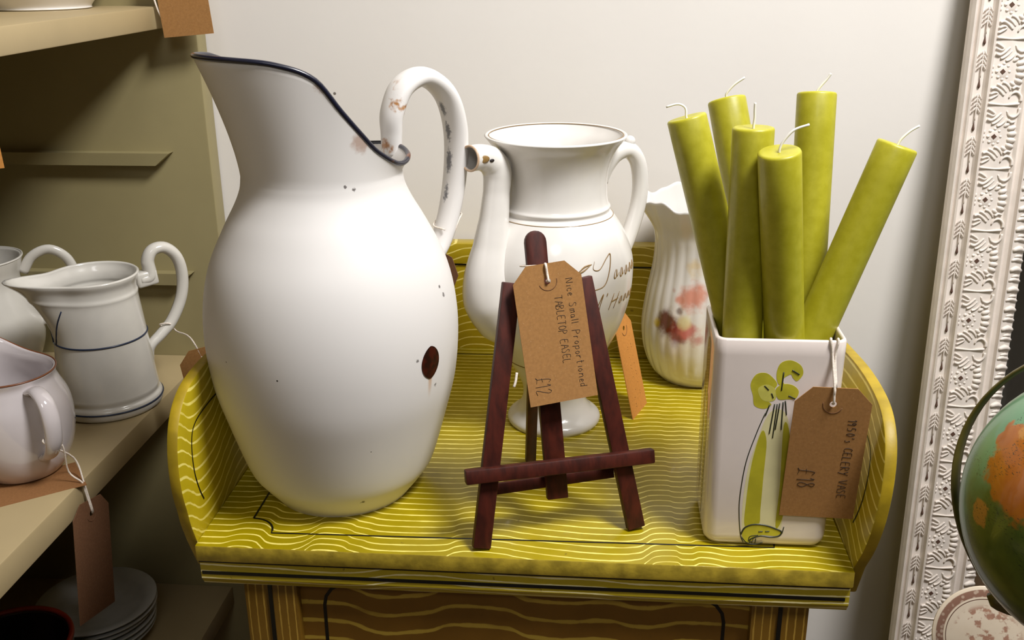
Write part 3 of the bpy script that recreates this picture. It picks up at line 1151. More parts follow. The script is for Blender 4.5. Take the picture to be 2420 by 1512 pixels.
rings = []
for ins, z, r in ((.014, .0, .004), (.006, .0005, .008), (.0025, .002, .009), (.0007, .0055, .0095), (0, .010, .0095), (0, .08, .009), (0, .150, .008), (0, .1605, .0075), (.0008, .1617, .007), (.0017, .162, .0065), (.0027, .1615, .006), (.0032, .160, .0055), (.0034, .10, .0055), (.0036, .008, .0055), (.006, .006, .004), (.02, .0055, .002)):
    rings.append(rrect(VX0 + ins, VX1 - ins, VY0 + ins, VY1 - ins, r, z))
n = len(rings[0])
v = [p for rg in rings for p in rg]
f = []
for i in range(len(rings) - 1):
    for k in range(n):
        f.append([i * n + k, i * n + (k + 1) % n, (i + 1) * n + (k + 1) % n, (i + 1) * n + k])
f.append(list(range(n))[::-1])
f.append([(len(rings) - 1) * n + k for k in range(n)])
mesh_obj('body', v, f, plain('vase_glaze', srgb(228, 216, 208), 0.14, 0.5, 0.02), vase)


def vs(x, z):
    """pixel in the photo crop of the vase front -> point on the front face"""
    return Vector((x, VY0, z))


def vf(px_, py_):
    # vase front: bottom row y 1290 (x 1665..1955) and top row y 805 (x 1688..2003)
    t = (1292 - py_) / 487.0
    xl, xr = 1664 + 24 * t, 1955 + 48 * t
    return Vector((VX0 + (px_ - xl) / (xr - xl) * (VX1 - VX0), VY0, .1605 * (t + .06 * t * (1 - t))))


def paint(name, pts, mat, lift, n=5):
    loop = smooth_path([vf(*p) for p in pts], n, closed=True)
    v = [p + Vector((0, -lift * .35, 0)) for p in loop] + [p + Vector((0, .0006, 0)) for p in loop]
    k = len(loop)
    f = [list(range(k))] + [[i, (i + 1) % k, k + (i + 1) % k, k + i] for i in range(k)]
    return mesh_obj(name, v, f, mat, vase, smooth=False)


LEAF = plain('celery_leaf_paint', srgb(186, 178, 52), 0.25, 0.4, 0.12, 90)
LEAF2 = plain('celery_leaf_paint_pale', srgb(206, 200, 96), 0.25, 0.4, 0.12, 90)
STALK = plain('celery_stalk_paint', srgb(178, 170, 44), 0.25, 0.4, 0.1, 60)
PALE = plain('celery_pale_paint', srgb(218, 210, 160), 0.25, 0.4, 0.04, 60)
paint('painted_stalk', [(1815, 975), (1842, 962), (1862, 985), (1868, 1060), (1862, 1150), (1852, 1225), (1840, 1262), (1800, 1245), (1762, 1262), (1757, 1200), (1768, 1110), (1792, 1030)], PALE, .00015)
paint('painted_stalk', [(1800, 1015), (1812, 1040), (1806, 1120), (1800, 1200), (1796, 1236), (1764, 1243), (1766, 1180), (1778, 1090)], STALK, .0003)
paint('painted_stalk', [(1852, 1000), (1866, 1020), (1866, 1140), (1850, 1225), (1836, 1238), (1845, 1140)], STALK, .0003)
paint('painted_stalk', [(1757, 1262), (1775, 1238), (1810, 1238), (1848, 1250), (1838, 1262), (1800, 1262), (1772, 1280)], LEAF, .00035)
paint('painted_leaf', [(1772, 905), (1785, 882), (1808, 878), (1826, 890), (1835, 905), (1822, 922), (1812, 940), (1822, 952), (1805, 962), (1782, 955), (1778, 932)], LEAF, .0003)
paint('painted_leaf', [(1790, 915), (1810, 905), (1830, 915), (1832, 938), (1815, 945), (1797, 938)], LEAF2, .0004)
paint('painted_leaf', [(1833, 880), (1842, 855), (1866, 847), (1890, 858), (1896, 878), (1882, 895), (1872, 888), (1866, 880), (1848, 892), (1852, 905), (1838, 903)], LEAF, .00035)
paint('painted_leaf', [(1832, 915), (1850, 903), (1872, 905), (1886, 918), (1880, 935), (1860, 938), (1838, 938)], LEAF, .00045)
OUT = plain('painted_outline_ink', srgb(40, 44, 30), 0.4)
strokes = [([(1808, 972), (1788, 1020), (1764, 1090), (1751, 1170), (1750, 1220), (1754, 1265), (1760, 1280)], 1.0), ([(1818, 952), (1808, 978)], 1.4), ([(1830, 950), (1818, 1020)], 1.3), ([(1842, 948), (1832, 1010)], 1.3), ([(1836, 950), (1826, 1030)], 1.2), ([(1850, 945), (1846, 1010)], 1.3),
           ([(1855, 942), (1858, 975)], 1.2), ([(1845, 918), (1850, 875)], 1.4), ([(1870, 870), (1887, 880)], 1.4), ([(1805, 908), (1815, 918)], 1.4), ([(1822, 925), (1826, 936)], 1.4), ([(1862, 930), (1878, 937)], 1.4),
           ([(1754, 1262), (1764, 1245), (1784, 1237), (1812, 1238), (1838, 1246), (1850, 1252), (1845, 1262), (1826, 1266), (1800, 1264), (1778, 1272), (1776, 1280)], 1.5), ([(1758, 1270), (1770, 1282), (1790, 1284), (1806, 1279)], 1.0),
           ([(1772, 1278), (1776, 1266), (1795, 1262)], 1.0), ([(1780, 1282), (1784, 1270)], .8), ([(1788, 1282), (1790, 1271)], .8), ([(1796, 1254), (1806, 1253)], 1.2), ([(1812, 1253), (1822, 1252)], 1.2), ([(1856, 1240), (1852, 1256)], 1.0)]
mb = MB()
for pts, k in strokes:
    P = smooth_path([vf(*p) + Vector((0, .00005, 0)) for p in pts], 5)
    v, f = tube(P, .00042 * k, 5)
    mb.add(v, f)
mb.build('painted_outline', OUT, vase)
# olive brushwork on the left face
mb = MB()
for y0, y1, za, zb in ((.050, .074, .100, .150), (.046, .062, .012, .11), (.066, .080, .02, .12)):
    ym, yr = (y0 + y1) / 2, (y1 - y0) / 2
    v = []
    for k in range(24):
        a = 2 * PI * k / 24
        z = (za + zb) / 2 + (zb - za) / 2 * math.sin(a)
        v.append(Vector((VX0 - .00012, ym + yr * math.cos(a) * (.55 + .45 * (z - za) / (zb - za)), z)))
    mb.add(v, [list(range(24))])
mb.build('painted_side', plain('olive_brush', srgb(150, 128, 50), 0.25, 0.4, 0.3, 60), vase, smooth=False)

# ================================================================== CANDLES


def wax_mat():
    g = G('green_wax', 0.42, 0.05)
    g.b.inputs['Subsurface Weight'].default_value = 0.6
    g.b.inputs['Subsurface Radius'].default_value = (0.008, 0.008, 0.002)
    g.b.inputs['Subsurface Scale'].default_value = 1.0
    n = g.noise(120, 4, 0.6)
    g.bump(g.noise(700, 2), 0.05, 0.0003)
    return g.col(g.mix(g.ss(n, 0.3, 0.7), srgb(164, 158, 28), srgb(176, 170, 44)))


WAX = wax_mat()
CR = .0136
CAND = [  # top, point near vase rim, bottom z, wick offsets, label
    ((.1117, .084, .3018), (.1518, .0722, .160), .100, [(-.001, 0, .006), (-.006, 0, .0085), (-.014, 0, .0065)], 'green pillar candle leaning left, leftmost in the vase, wick drooping left'),
    ((.1430, .125, .3085), (.1740, .0838, .165), .090, [(0, 0, .004), (.005, 0, .010), (.012, 0, .015)], 'green candle at the back, half hidden behind the two left front candles'),
    ((.1523, .050, .3006), (.1545, .0470, .155), .009, [(.0003, 0, .006), (0, 0, .011), (0, 0, .0155)], 'green candle with short upright wick, second from left in front row'),
    ((.1655, .024, .2900), (.1830, .0445, .155), .009, [(.002, 0, .006), (.008, 0, .013), (.017, 0, .0165)], 'foremost green candle with round top fully showing and long curved wick'),
    ((.2040, .115, .3145), (.2030, .0838, .165), .070, [(.002, 0, .004), (.006, 0, .009), (.0085, 0, .013)], 'tallest green candle, standing upright at the back right'),
    ((.2497, .067, .2868), (.2056, .0600, .155), .105, [(.002, 0, .004), (.007, 0, .009), (.0125, 0, .0125)], 'green candle leaning strongly to the right out of the vase'),
]
for T, Rm, zb, wk, lab in CAND:
    T, Rm = Vector(T), Vector(Rm)
    d = (T - Rm).normalized()
    B = Rm + d * ((zb - Rm.z) / d.z)
    c = thing('pillar_candle', lab, 'candle', B, 'green candles in the celery vase')
    L = (T - B).length
    q = d.to_track_quat('Z', 'Y').to_matrix()
    pr = [(.001, 0), (CR - .001, 0), (CR, .001)] + [(CR, L * k / 8) for k in range(1, 8)] + [(CR, L - .0016), (CR - .0006, L - .0004), (CR - .0018, L), (CR * .5, L - .0006), (.001, L - .001)]
    v, f = revolve(pr, 36)
    mesh_obj('wax', [B + q @ p for p in v], f, WAX, c, autos=60)
    v, f = tube(smooth_path([T - d * .003, T + d * .0005] + [T + Vector(w) for w in wk], 5), .0008, 6)
    mesh_obj('wick', v, f, WICK, c)

# tag on the vase
vO = Vector((.2145, .0175, .1320))
vD = Vector((-.0015, .0, -.106)).normalized()
vD = Vector((-.035, .072, -1)).normalized()
vR = Vector((1, 0.0, -.02))
hv_ = vO + vD * .0125
price_tag('brown card tag priced at eighteen pounds tied to the square vase', vO, vR, vD, .0515, .104, lines=[("1950's CELERY VASE", .024, .0375, .0058, .064), ('#18', .064, .0090, .0120, .0190)], ring_arc=(170, 350),
          strings=[([hv_ + Vector((0, .001, 0)), hv_ + Vector((0, -.002, .002)), hv_ + Vector((-.0004, -.0022, .0075)), hv_ + Vector((-.0005, -.0018, .0135)), Vector((.2125, .0262, .150)), Vector((.2105, .0265, .1610)), Vector((.2105, .0285, .1632)), Vector((.2107, .0312, .158))], .0009),
                   ([hv_ + Vector((.0006, -.002, .0130)), Vector((.2142, .0262, .150)), Vector((.2152, .0265, .1610)), Vector((.2152, .0285, .1632)), Vector((.2150, .0312, .158))], .0008)])

# tag leaning beside the coffee pot
A_, B_ = Vector((.0985, .2585, .0004)), Vector((.1125, .2960, .0004))
Rt = (B_ - A_).normalized()
mid = (A_ + B_) / 2
topc = Vector((.0765, .262, .0945))
topc = mid + (topc - mid).normalized() * .098
hD = (mid - topc)
price_tag('orange brown tag propped on the table between coffee pot and fluted jug', topc, Rt, hD, .0405, .098, KRAFT_O, lines=[("' '' ' ' '' ' ''", .022, .026, .003, .06), ("'' ' '' '  '", .03, .017, .003, .045), ("' ''", .078, .010, .005, .012)], strings=[([topc + Vector((0, 0, -.010)), Vector((.074, .262, .108)), Vector((.0770, .2680, .135)), ph_(.079, .180)], .0008)])
# tag hanging from the enamel jug's handle, behind the jug
jO = Vector((-.0800, .190, .174))
price_tag('dark brown tag hanging behind the enamel jug', jO, Vector((.93, -.36, -.4)), Vector((-.42, .1, -1)), .0505, .10, KRAFT_D2,
          strings=[([jO + Vector((0, -.001, -.0125)), jO + Vector((.002, -.001, .004)), jh(.112, .190) + e_2 * .008, jh(.118, .203) + e_2 * .010, jh(.128, .205), jh(.118, .203) - e_2 * .0105, jh(.106, .197) - e_2 * .009, jh(.104, .197) + e_2 * .009], .0007)])

# ================================================================== SHELF CROCKERY
S0 = SH_M
# --- straight sided pitcher with blue lines
A1 = Vector((-.4315, .2740, S0))
p1 = thing('milk_pitcher', 'tapered off white pitcher with thin blue lines, largest on middle shelf', 'pitcher', A1)
h1 = Vector((math.sin(math.radians(-28.4)), math.cos(math.radians(-28.4)), 0))
l1 = Vector((h1.y, -h1.x, 0))
sa = math.radians(14)
s1 = (-l1 * math.cos(sa) - h1 * math.sin(sa))
a1 = math.atan2(s1.y, s1.x)


def lip_fn(center, ang, z_start, z_end, reach, lift, width=.42):
    def fn(ph, r, z, i):
        d = math.atan2(math.sin(ph - ang), math.cos(ph - ang))
        t = max(0, (z - z_start) / (z_end - z_start))
        s = math.exp(-(d / width) ** 2) * t ** 1.6
        r2 = r + s * reach
        return Vector(center) + Vector((r2 * math.cos(ph), r2 * math.sin(ph), z + s * lift))
    return fn


P1P = [(.0470, 0), (.0495, .002), (.0505, .006), (.0498, .011), (.0472, .014), (.0478, .019), (.0470, .026), (.0443, .060), (.0413, .095), (.0398, .112), (.0402, .117), (.0392, .121), (.0398, .127), (.0425, .133), (.0432, .136)]
v, f = revolve(vessel(P1P, .003, 4), 72, fn=lip_fn(A1, a1, .075, .136, .036, .006))
mesh_obj('body', v, f, GREYGLAZE, p1)


def wrap_ring(center, fn, prof_r, z, rad, n=96):
    pts = [fn(2 * PI * k / n, prof_r + .0002, z, 0) for k in range(n)]
    return tube(pts, rad, 6, closed=True)


fn1 = lip_fn(A1, a1, .075, .136, .036, .006)
for zz, rr in ((.0745, .0431), (.0085, .0503)):
    v, f = wrap_ring(A1, fn1, rr, zz, .0009)
    mesh_obj('blue_line', v, f, BLUE, p1)
for s in (-1, 1):
    pts = [fn1(a1 + s * (.10 + .42 * t), .0431 - .0050 * t * .8 + .0003, .0745 + .037 * t, 0) for t in [k / 8 for k in range(9)]]
    v, f = tube(pts, .0008, 6)
    mesh_obj('blue_line', v, f, BLUE, p1)
hd1 = -s1
hn1 = Vector((-hd1.y, hd1.x, 0))


def q1(r, z):
    return A1 + hd1 * r + Vector((0, 0, z))


path = smooth_path([q1(.044, .122), q1(.0545, .124), q1(.0545, .140), q1(.061, .1495), q1(.073, .1495), q1(.0835, .138), q1(.087, .118), q1(.083, .095), q1(.071, .073), q1(.0585, .061), q1(.046, .050), q1(.045, .034)], 6)
v, f = tube(path, [.0080, .0086, .0078, .0074, .0074, .0074, .0072, .0070, .0070, .0068, .0060, .003], 12, 0.8, side_dir=hn1)
hl = mesh_obj('handle', v, f, GREYGLAZE, p1)
v, f = beam(q1(.040, .1215), q1(.0610, .1235), .0155, .0145, (0, 0, 1), .0025)
mesh_obj('lug', v, f, GREYGLAZE, hl, autos=50)
# its tag
o4 = Vector((-.322, .258, .053))
price_tag('small brown tag on a long string hanging from the tapered pitcher', o4, l1 * 1 + Vector((0, 0, .12)), Vector((.30, .1, -1)), .0505, .10, KRAFT,
          strings=[([o4 + Vector((-.001, -.0015, -.013)), o4 + Vector((-.014, .004, .008)), q1(.074, .060), q1(.066, .072) - hn1 * .007, q1(.058, .071), q1(.066, .064) + hn1 * .006], .0008)])
# --- creamer
A2 = Vector((-.4440, .1340, S0 + .0008))
cr_ = thing('cream_jug', 'small rounded white cream jug with brown rim, nearest on middle shelf', 'jug', A2)
h2 = Vector((math.sin(math.radians(-33.3)), math.cos(math.radians(-33.3)), 0))
l2 = Vector((h2.y, -h2.x, 0))
C2 = [(.029, 0), (.0315, .002), (.0385, .012), (.0445, .028), (.0470, .048), (.0455, .066), (.0400, .080), (.0375, .087), (.0385, .093)]
sd2 = (h2 * .8 - l2 * .6).normalized()
a2 = math.atan2(sd2.y, sd2.x)
fn2 = lip_fn(A2, a2, .055, .093, .020, .026, .75)
CREAMG = plain('cream_jug_glaze', srgb(206, 198, 198), 0.08, 1.0, 0.02)
v, f = revolve(vessel(C2, .0026, 5), 64, fn=fn2)
mesh_obj('body', v, f, CREAMG, cr_)
pts = [fn2(2 * PI * k / 72, .0383, .0936, 0) for k in range(72)]
v, f = tube(pts, .0008, 6, closed=True)
mesh_obj('rim_line', v, f, plain('brown_rim', srgb(120, 70, 40), 0.3), cr_)
hd2 = (-h2 * .93 + l2 * .36).normalized()
hn2 = Vector((-hd2.y, hd2.x, 0))


def q2(r, z):
    return A2 + hd2 * r + Vector((0, 0, z))


path = smooth_path([q2(.038, .084), q2(.050, .088), q2(.063, .082), q2(.069, .066), q2(.066, .046), q2(.056, .032), q2(.044, .026)], 7)
v, f = tube(path, [.0062, .0066, .0072, .0075, .0072, .0066, .006], 14, 0.55, side_dir=hn2)
mesh_obj('handle', v, f, CREAMG, cr_)
# flat tag under the creamer, and the one that dangles over the shelf edge
e0, e1 = Vector((-.3769, .1107, S0)), Vector((-.4066, .1492, S0))
mid = (e0 + e1) / 2
dd = Vector((e0 - e1).normalized().cross(Vector((0, 0, 1)))) * -1
if dd.x > 0:
    dd = -dd
price_tag('brown tag lying flat on the middle shelf under the cream jug', mid + dd * .100 + Vector((0, 0, .0001)), (e1 - e0), -dd, .0487, .100, KRAFT_D)
o5 = Vector((-.3795, .1170, -.0345))
R5 = Vector((.10, .95, -.20))
D5 = Vector((.02, -.20, -1))
hh = o5 + D5.normalized() * .0125
edge = Vector((-.3825, .113, S0 + .0012))
price_tag('dark brown tag dangling by string over the middle shelf edge', o5, R5, D5, .052, .104, KRAFT_D2,
          strings=[([hh + Vector((.001, 0, 0)), Vector((-.3815, .1135, -.022)), edge, Vector((-.392, .1120, -.005)), q2(.0635, .040) + hn2 * .0075, q2(.058, .0445)], .0008),
                   ([hh + Vector((.0015, .0005, .001)), Vector((-.3812, .1155, -.022)), edge + Vector((0, .003, 0)), Vector((-.3925, .124, .002)), q2(.066, .049) - hn2 * .008, q2(.060, .051)], .0008)])
# --- rear pitcher at the frame edge
A3 = Vector((-.588, .3350, S0))
p3 = thing('round_pitcher', 'round bellied white pitcher cut off at the left, behind cream jug', 'pitcher', A3)
P3 = [(.034, 0), (.036, .002), (.045, .014), (.0535, .036), (.0545, .056), (.0475, .082), (.041, .100), (.0405, .112), (.0435, .124), (.0450, .130)]
v, f = revolve(vessel(P3, .003, 4), 64, A3)
mesh_obj('body', v, f, GREYGLAZE, p3)
ring(A3, .0447, A3.z + .1308, .0012, GREYGLAZE, 'rim_line', p3)
h3 = Vector((.92, .39, 0)).normalized()
path = smooth_path([A3 + h3 * a + Vector((0, 0, b)) for a, b in ((.043, .112), (.054, .128), (.072, .134), (.088, .122), (.092, .100), (.080, .074), (.056, .058), (.05, .055))], 6)
v, f = tube(path, .0055, 12, 0.8)
mesh_obj('handle', v, f, GREYGLAZE, p3)
# --- bowl on the top shelf and hanging tags
A4 = Vector((-.4800, .3480, SH_T))
v, f = revolve(vessel([(.043, 0), (.0455, .001), (.046, .004), (.056, .016), (.070, .036), (.078, .056), (.080, .066)], .003, 5), 64, A4)
b4 = mesh_obj('bowl', v, f, GLAZE, None, off=A4)
b4.location = A4
tag(b4, 'white bowl on the top shelf cut off by the picture edge', 'bowl')
o6 = Vector((-.3590, .3830, .4330))
R6 = Vector((1, .10, .08))
D6 = Vector((.21, -.02, -1))
price_tag('brown tag hanging at the right end of the top shelf', o6, R6, D6, .0490, .100, KRAFT,
          strings=[([o6 + D6.normalized() * .0125 + Vector((0, -.001, 0)), o6 + Vector((-.016, -.002, .003)), Vector((-.384, .381, .385)), Vector((-.3805, .380, .362)), Vector((-.3755, .379, .349))], .0010)])
o7 = Vector((-.4000, .0760, .3380))
price_tag('orange brown tag corner hanging at the extreme left edge', o7 + Vector((-.014, .004, .022)), Vector((.93, .36, .05)), Vector((.20, 0, -1)), .0505, .100, KRAFT_O,
          strings=[([o7 + Vector((-.014, .003, .010)), o7 + Vector((-.006, .002, .03)), Vector((-.398, .08, .3612))], .0008)])
# --- lower shelf: saucer stack and red rimmed bowl
A5 = Vector((-.5060, .3000, SH_L))
GREYC = plain('grey_white_china', srgb(190, 190, 186), 0.25, 0.3)
for k in range(6):
    z = SH_L + .0068 * k
    c = A5 + Vector((random.uniform(-.0015, .0015) + .001 * k, random.uniform(-.0015, .0015), .0068 * k))
    pr = [(.001, .0), (.034, .0), (.036, .002), (.050, .0065), (.0645, .0125), (.0655, .0138), (.0645, .0148), (.050, .0095), (.036, .0052), (.001, .0048)]
    v, f = revolve(pr, 56, c)
    o = mesh_obj('saucer', v, f, GREYC, None, off=c)
    o.location = c
    nm = ['lowest', 'second lowest', 'third lowest', 'third from top', 'second from top', 'topmost'][k]
    tag(o, nm + ' grey white saucer of the stack on the bottom shelf', 'saucer', 'saucers stacked on the bottom shelf')
A6 = Vector((-.5050, .1480, SH_L))
v, f = revolve(vessel([(.040, 0), (.042, .002), (.050, .03), (.056, .07), (.057, .100), (.058, .104)], .004, 5), 48, A6)
pp = thing('storage_pot', 'dark pot with a red rim at the bottom left corner', 'pot', A6)
mesh_obj('body', v, f, plain('dark_brown_glaze', srgb(44, 30, 24), 0.3, 0.3), pp)
ring(A6, .0565, A6.z + .1055, .0028, plain('red_rim', srgb(150, 44, 22), 0.3, 0.3), 'rim', pp)

# ================================================================== MIRROR
AL = math.radians(6)
Nm = Vector((0, -math.cos(AL), math.sin(AL)))
Um = Vector((.0222, math.sin(AL), math.cos(AL))).normalized()
Sm = (-Nm).cross(Um).normalized()
PT = Vector((.3967, .3909, .3636))
DN = (PT.z - FLOOR_Z) / Um.z - .003
BL = PT - Um * DN
ML, MW = DN + .25, .60
mir = thing('ornate_mirror', 'white ornate carved mirror frame leaning against the wall at right', 'mirror', BL)
mir.rotation_mode = 'QUATERNION'
mir.rotation_quaternion = Matrix((Sm, -Nm, Um)).transposed().to_quaternion()
# frame profile (s inwards, y: negative towards viewer), mitred round the rectangle
FP = [(.004, .0175), (0, .014), (0, .006), (.002, .002), (.0035, .0015), (.005, .004), (.0065, .001), (.0080, .000), (.0088, .003), (.0100, .0045), (.0175, .0035), (.0190, .001), (.0205, -.003), (.0218, -.0035), (.0225, -.001), (.024, .0008), (.038, -.0002), (.0525, .0012), (.0540, -.0005),
      (.0552, -.0015), (.0570, .0035), (.0600, .0062), (.0630, .0035), (.0645, -.0005), (.0660, .0005), (.0700, .0015), (.0780, .006), (.0795, .009), (.0795, .016)]
v, f = [], []
for s, y in FP:
    v += [(s, y, s), (MW - s, y, s), (MW - s, y, ML - s), (s, y, ML - s)]
n = len(FP)
for i in range(n - 1):
    for k in range(4):
        k2 = (k + 1) % 4
        f.append([i * 4 + k, i * 4 + k2, (i + 1) * 4 + k2, (i + 1) * 4 + k])
mesh_obj('frame', v, f, WHITEPAINT, mir, smooth=False, off=(0, 0, 0))
gm = G('mirror_glass', 0.03)
gm.b.inputs['Metallic'].default_value = 1.0
GLASS = gm.col((0.86, 0.88, 0.86, 1))
v, f = box((.078, .012, .078), (MW - .078, .015, ML - .078))
mesh_obj('mirror_glass', v, f, GLASS, mir, smooth=False, off=(0, 0, 0))
v, f = box((.01, .0155, .01), (MW - .01, .0175, ML - .01))
mesh_obj('back_board', v, f, plain('board', srgb(90, 70, 50), 0.8), mir, smooth=False, off=(0, 0, 0))


def t2(pts, rad, sides=6, n=4):
    """tube on the frame face from (s, z) points (mm), y at surface"""
    P = smooth_path([Vector((a / 1000, 0.0002 - (0.0004 if len(p) < 3 else p[2] / 1000), b / 1000)) for p in pts for a, b in [p[:2]]], n)
    return tube(P, rad if isinstance(rad, list) else rad, sides)


def dome(cx, cz, rx, rz, h, rot=0.0, ns=10):
    v, f = [], []
    for i, (k, hh) in enumerate(((1, 0), (.85, .55), (.5, .9))):
        for j in range(ns):
            a = 2 * PI * j / ns
            x, z = rx * k * math.cos(a), rz * k * math.sin(a)
            v.append(Vector(((cx + x * math.cos(rot) - z * math.sin(rot)) / 1000, .0010 - (hh * h + .3) / 1000, (cz + x * math.sin(rot) + z * math.cos(rot)) / 1000)))
    v.append(Vector((cx / 1000, .0010 - (h + .3) / 1000, cz / 1000)))
    for i in range(2):
        for j in range(ns):
            j2 = (j + 1) % ns
            f.append([i * ns + j, i * ns + j2, (i + 1) * ns + j2, (i + 1) * ns + j])
    for j in range(ns):
        f.append([2 * ns + j, 2 * ns + (j + 1) % ns, 3 * ns])
    return v, f


# palmette motif, 31 mm wide band (s 23..54), 60 mm period centred on z=0
mb = MB()
mb.add(*t2([(24, 30.5), (30, 30), (40, 29.6), (52, 31)], [.0013, .0009, .0009, .0014]))          # stem
for s in (-1, 1):
    mb.add(*t2([(24.5, s * 25.5), (29, s * 23), (31.5, s * 20.8), (29.5, s * 19.2), (24.5, s * 21)], .0010))  # looped leaf
    mb.add(*t2([(25, s * 16), (28.5, s * 15), (33, s * 17.8), (37, s * 22)], [.0015, .0014, .0012, .0009]))
    mb.add(*t2([(29.5, s * 11.8), (32, s * 12.5), (36, s * 15.5), (39, s * 19)], [.0012, .0011, .0009, .0007]))
    mb.add(*t2([(53, s * 27), (52.5, s * 22), (48.5, s * 18.5), (44, s * 20), (42, s * 24)], [.0014, .0013, .0012, .0011, .0008]))
    mb.add(*t2([(44, s * 15.5), (47, s * 13.5), (50.5, s * 14.5)], [.0016, .0013, .0008]))
    mb.add(*dome(43.5, s * 11, 3.6, 1.9, 2.0, s * .6))
    mb.add(*dome(48.5, s * 8.3, 4.4, 2.5, 2.4, s * .35))
    mb.add(*dome(24.3, s * 4.2, .7, 1.7, 1.0))
mb.add(*dome(49.3, 3.0, 4.6, 2.8, 2.5, .12))
mb.add(*dome(49.3, -3.0, 4.6, 2.8, 2.5, -.12))
mb.add(*dome(24.1, 0, .7, 1.7, 1.0))
mb.add(*dome(33.5, 0, 6.2, 7.6, 1.2, 0, 16))
for a in range(8):
    mb.add(*dome(33.5 + 5.6 * math.cos(a * PI / 4), 7.2 * math.sin(a * PI / 4), 1.7, 1.7, 1.6, 0, 8))
for s in (-1, 1):
    mb.add(*t2([(34.5, s * 9.8), (37.5, s * 10.8), (41, s * 14), (42.5, s * 17)], [.0013, .0012, .001, .0007]))
nf = len(mb.f)
hv2, hf2 = [], []
for k in range(12):
    a = 2 * PI * k / 12
    rr = 1.9 if k % 3 else 2.6
    hv2.append(Vector(((33.0 + rr * math.cos(a)) / 1000, -.0008, rr * math.sin(a) / 1000)))
mb.add(hv2, [list(range(12))])
pal = mb.build('palmette', WHITEPAINT, mir, off=(0, 0, 0), slots=[DARKWEAR])
pal.data.polygons[len(pal.data.polygons) - 1].material_index = 1
# husk: leaf sprays and a dark pendant drop, 39.7 mm period
mb = MB()
for k in range(4):
    z = 15 - k * 4.2
    mb.add(*t2([(10.2, z - 3, -2.4), (12.0, z - .5, -1.8), (13.6, z + 2.2, -1.6)], [.0004, .0009, .0004], 5, 3))
    mb.add(*t2([(18.0, z - 3, -1.8), (16.4, z - .5, -1.8), (15.0, z + 2.2, -1.6)], [.0004, .0009, .0004], 5, 3))
mb.add(*t2([(14.2, 17, -1.8), (14.2, 2, -1.7), (14.2, -8, -1.8)], [.0004, .0008, .0005], 5, 3))
v, f = revolve([(.0001, -.0024), (.0011, -.0012), (.0013, .0), (.0009, .002), (.0004, .005), (.0001, .008)], 8)
k0 = len(mb.f)
mb.add([Vector((.0142 + p.x, .0030 + p.y, -.0155 + p.z)) for p in v], f)
husk = mb.build('husk_ornament', WHITEPAINT, mir, off=(0, 0, 0), slots=[DARKWEAR])
for p in husk.data.polygons[k0:]:
    p.material_index = 1
# gadroon scallops on the sight edge, 20 mm period
mb = MB()
mb.add(*t2([(66, 4.5, -1.0), (72, 6.5, -2.2), (78, 4.0, -6.0)], [.0022, .0030, .0022], 6, 3))
mb.add(*t2([(68.5, -1.5, -1.2), (73, -.8, -2.4), (77, -2.0, -5.5)], [.0007, .0018, .0012], 6, 3))
mb.add(*t2([(66, -5.5, -1.0), (72, -4.0, -2.2), (78, -6.5, -6.0)], [.0016, .0022, .0018], 6, 3))
gad = mb.build('gadroon', WHITEPAINT, mir, off=(0, 0, 0))


def rep(o, z0, per):
    z = z0
    first = True
    while z < ML - .085:
        if z > .085:
            c = o if first else o.copy()
            if not first:
                COL.objects.link(c)
                c.parent = mir
            c.location = (0, 0, z)
            first = False
        z += per


# phase from the photograph: palmette hole at image (2350,310), pendant at (2314,203)
rep(pal, (DN - .2105 + .087 - .0) % .06 - .0, .06)
rep(husk, (DN - .1642 + .087 + .0155) % .0397, .0397)
rep(gad, .0, .0200)

# ================================================================== SIDE TABLE, GLOBE, PLATE
TZ = -.203
st = thing('side_table', 'small low wooden side table standing below the globe', 'table', (.53, -.02, FLOOR_Z))
TW = plain('oak_table', srgb(92, 66, 42), 0.5, 0, 0.2, 30)
v, f = box((.325, -.21, TZ - .018), (.73, .138, TZ), .003)
mesh_obj('table_top', v, f, TW, st, autos=40)
v, f = box((.39, .128, TZ), (.73, .137, TZ + .012), .002)
mesh_obj('back_rail', v, f, TW, st, autos=40)
for x in (.355, .71):
    for y in (-.19, .12):
        v, f = box((x - .014, y - .014, FLOOR_Z), (x + .014, y + .014, TZ - .018), .002)
        mesh_obj('leg', v, f, TW, st, autos=40)

GC, GR = Vector((.3952, -.0135, .0612)), .0952
gl = thing('terrestrial_globe', 'green globe with orange land and bronze meridian arm at right edge', 'globe', (GC.x, GC.y, TZ))


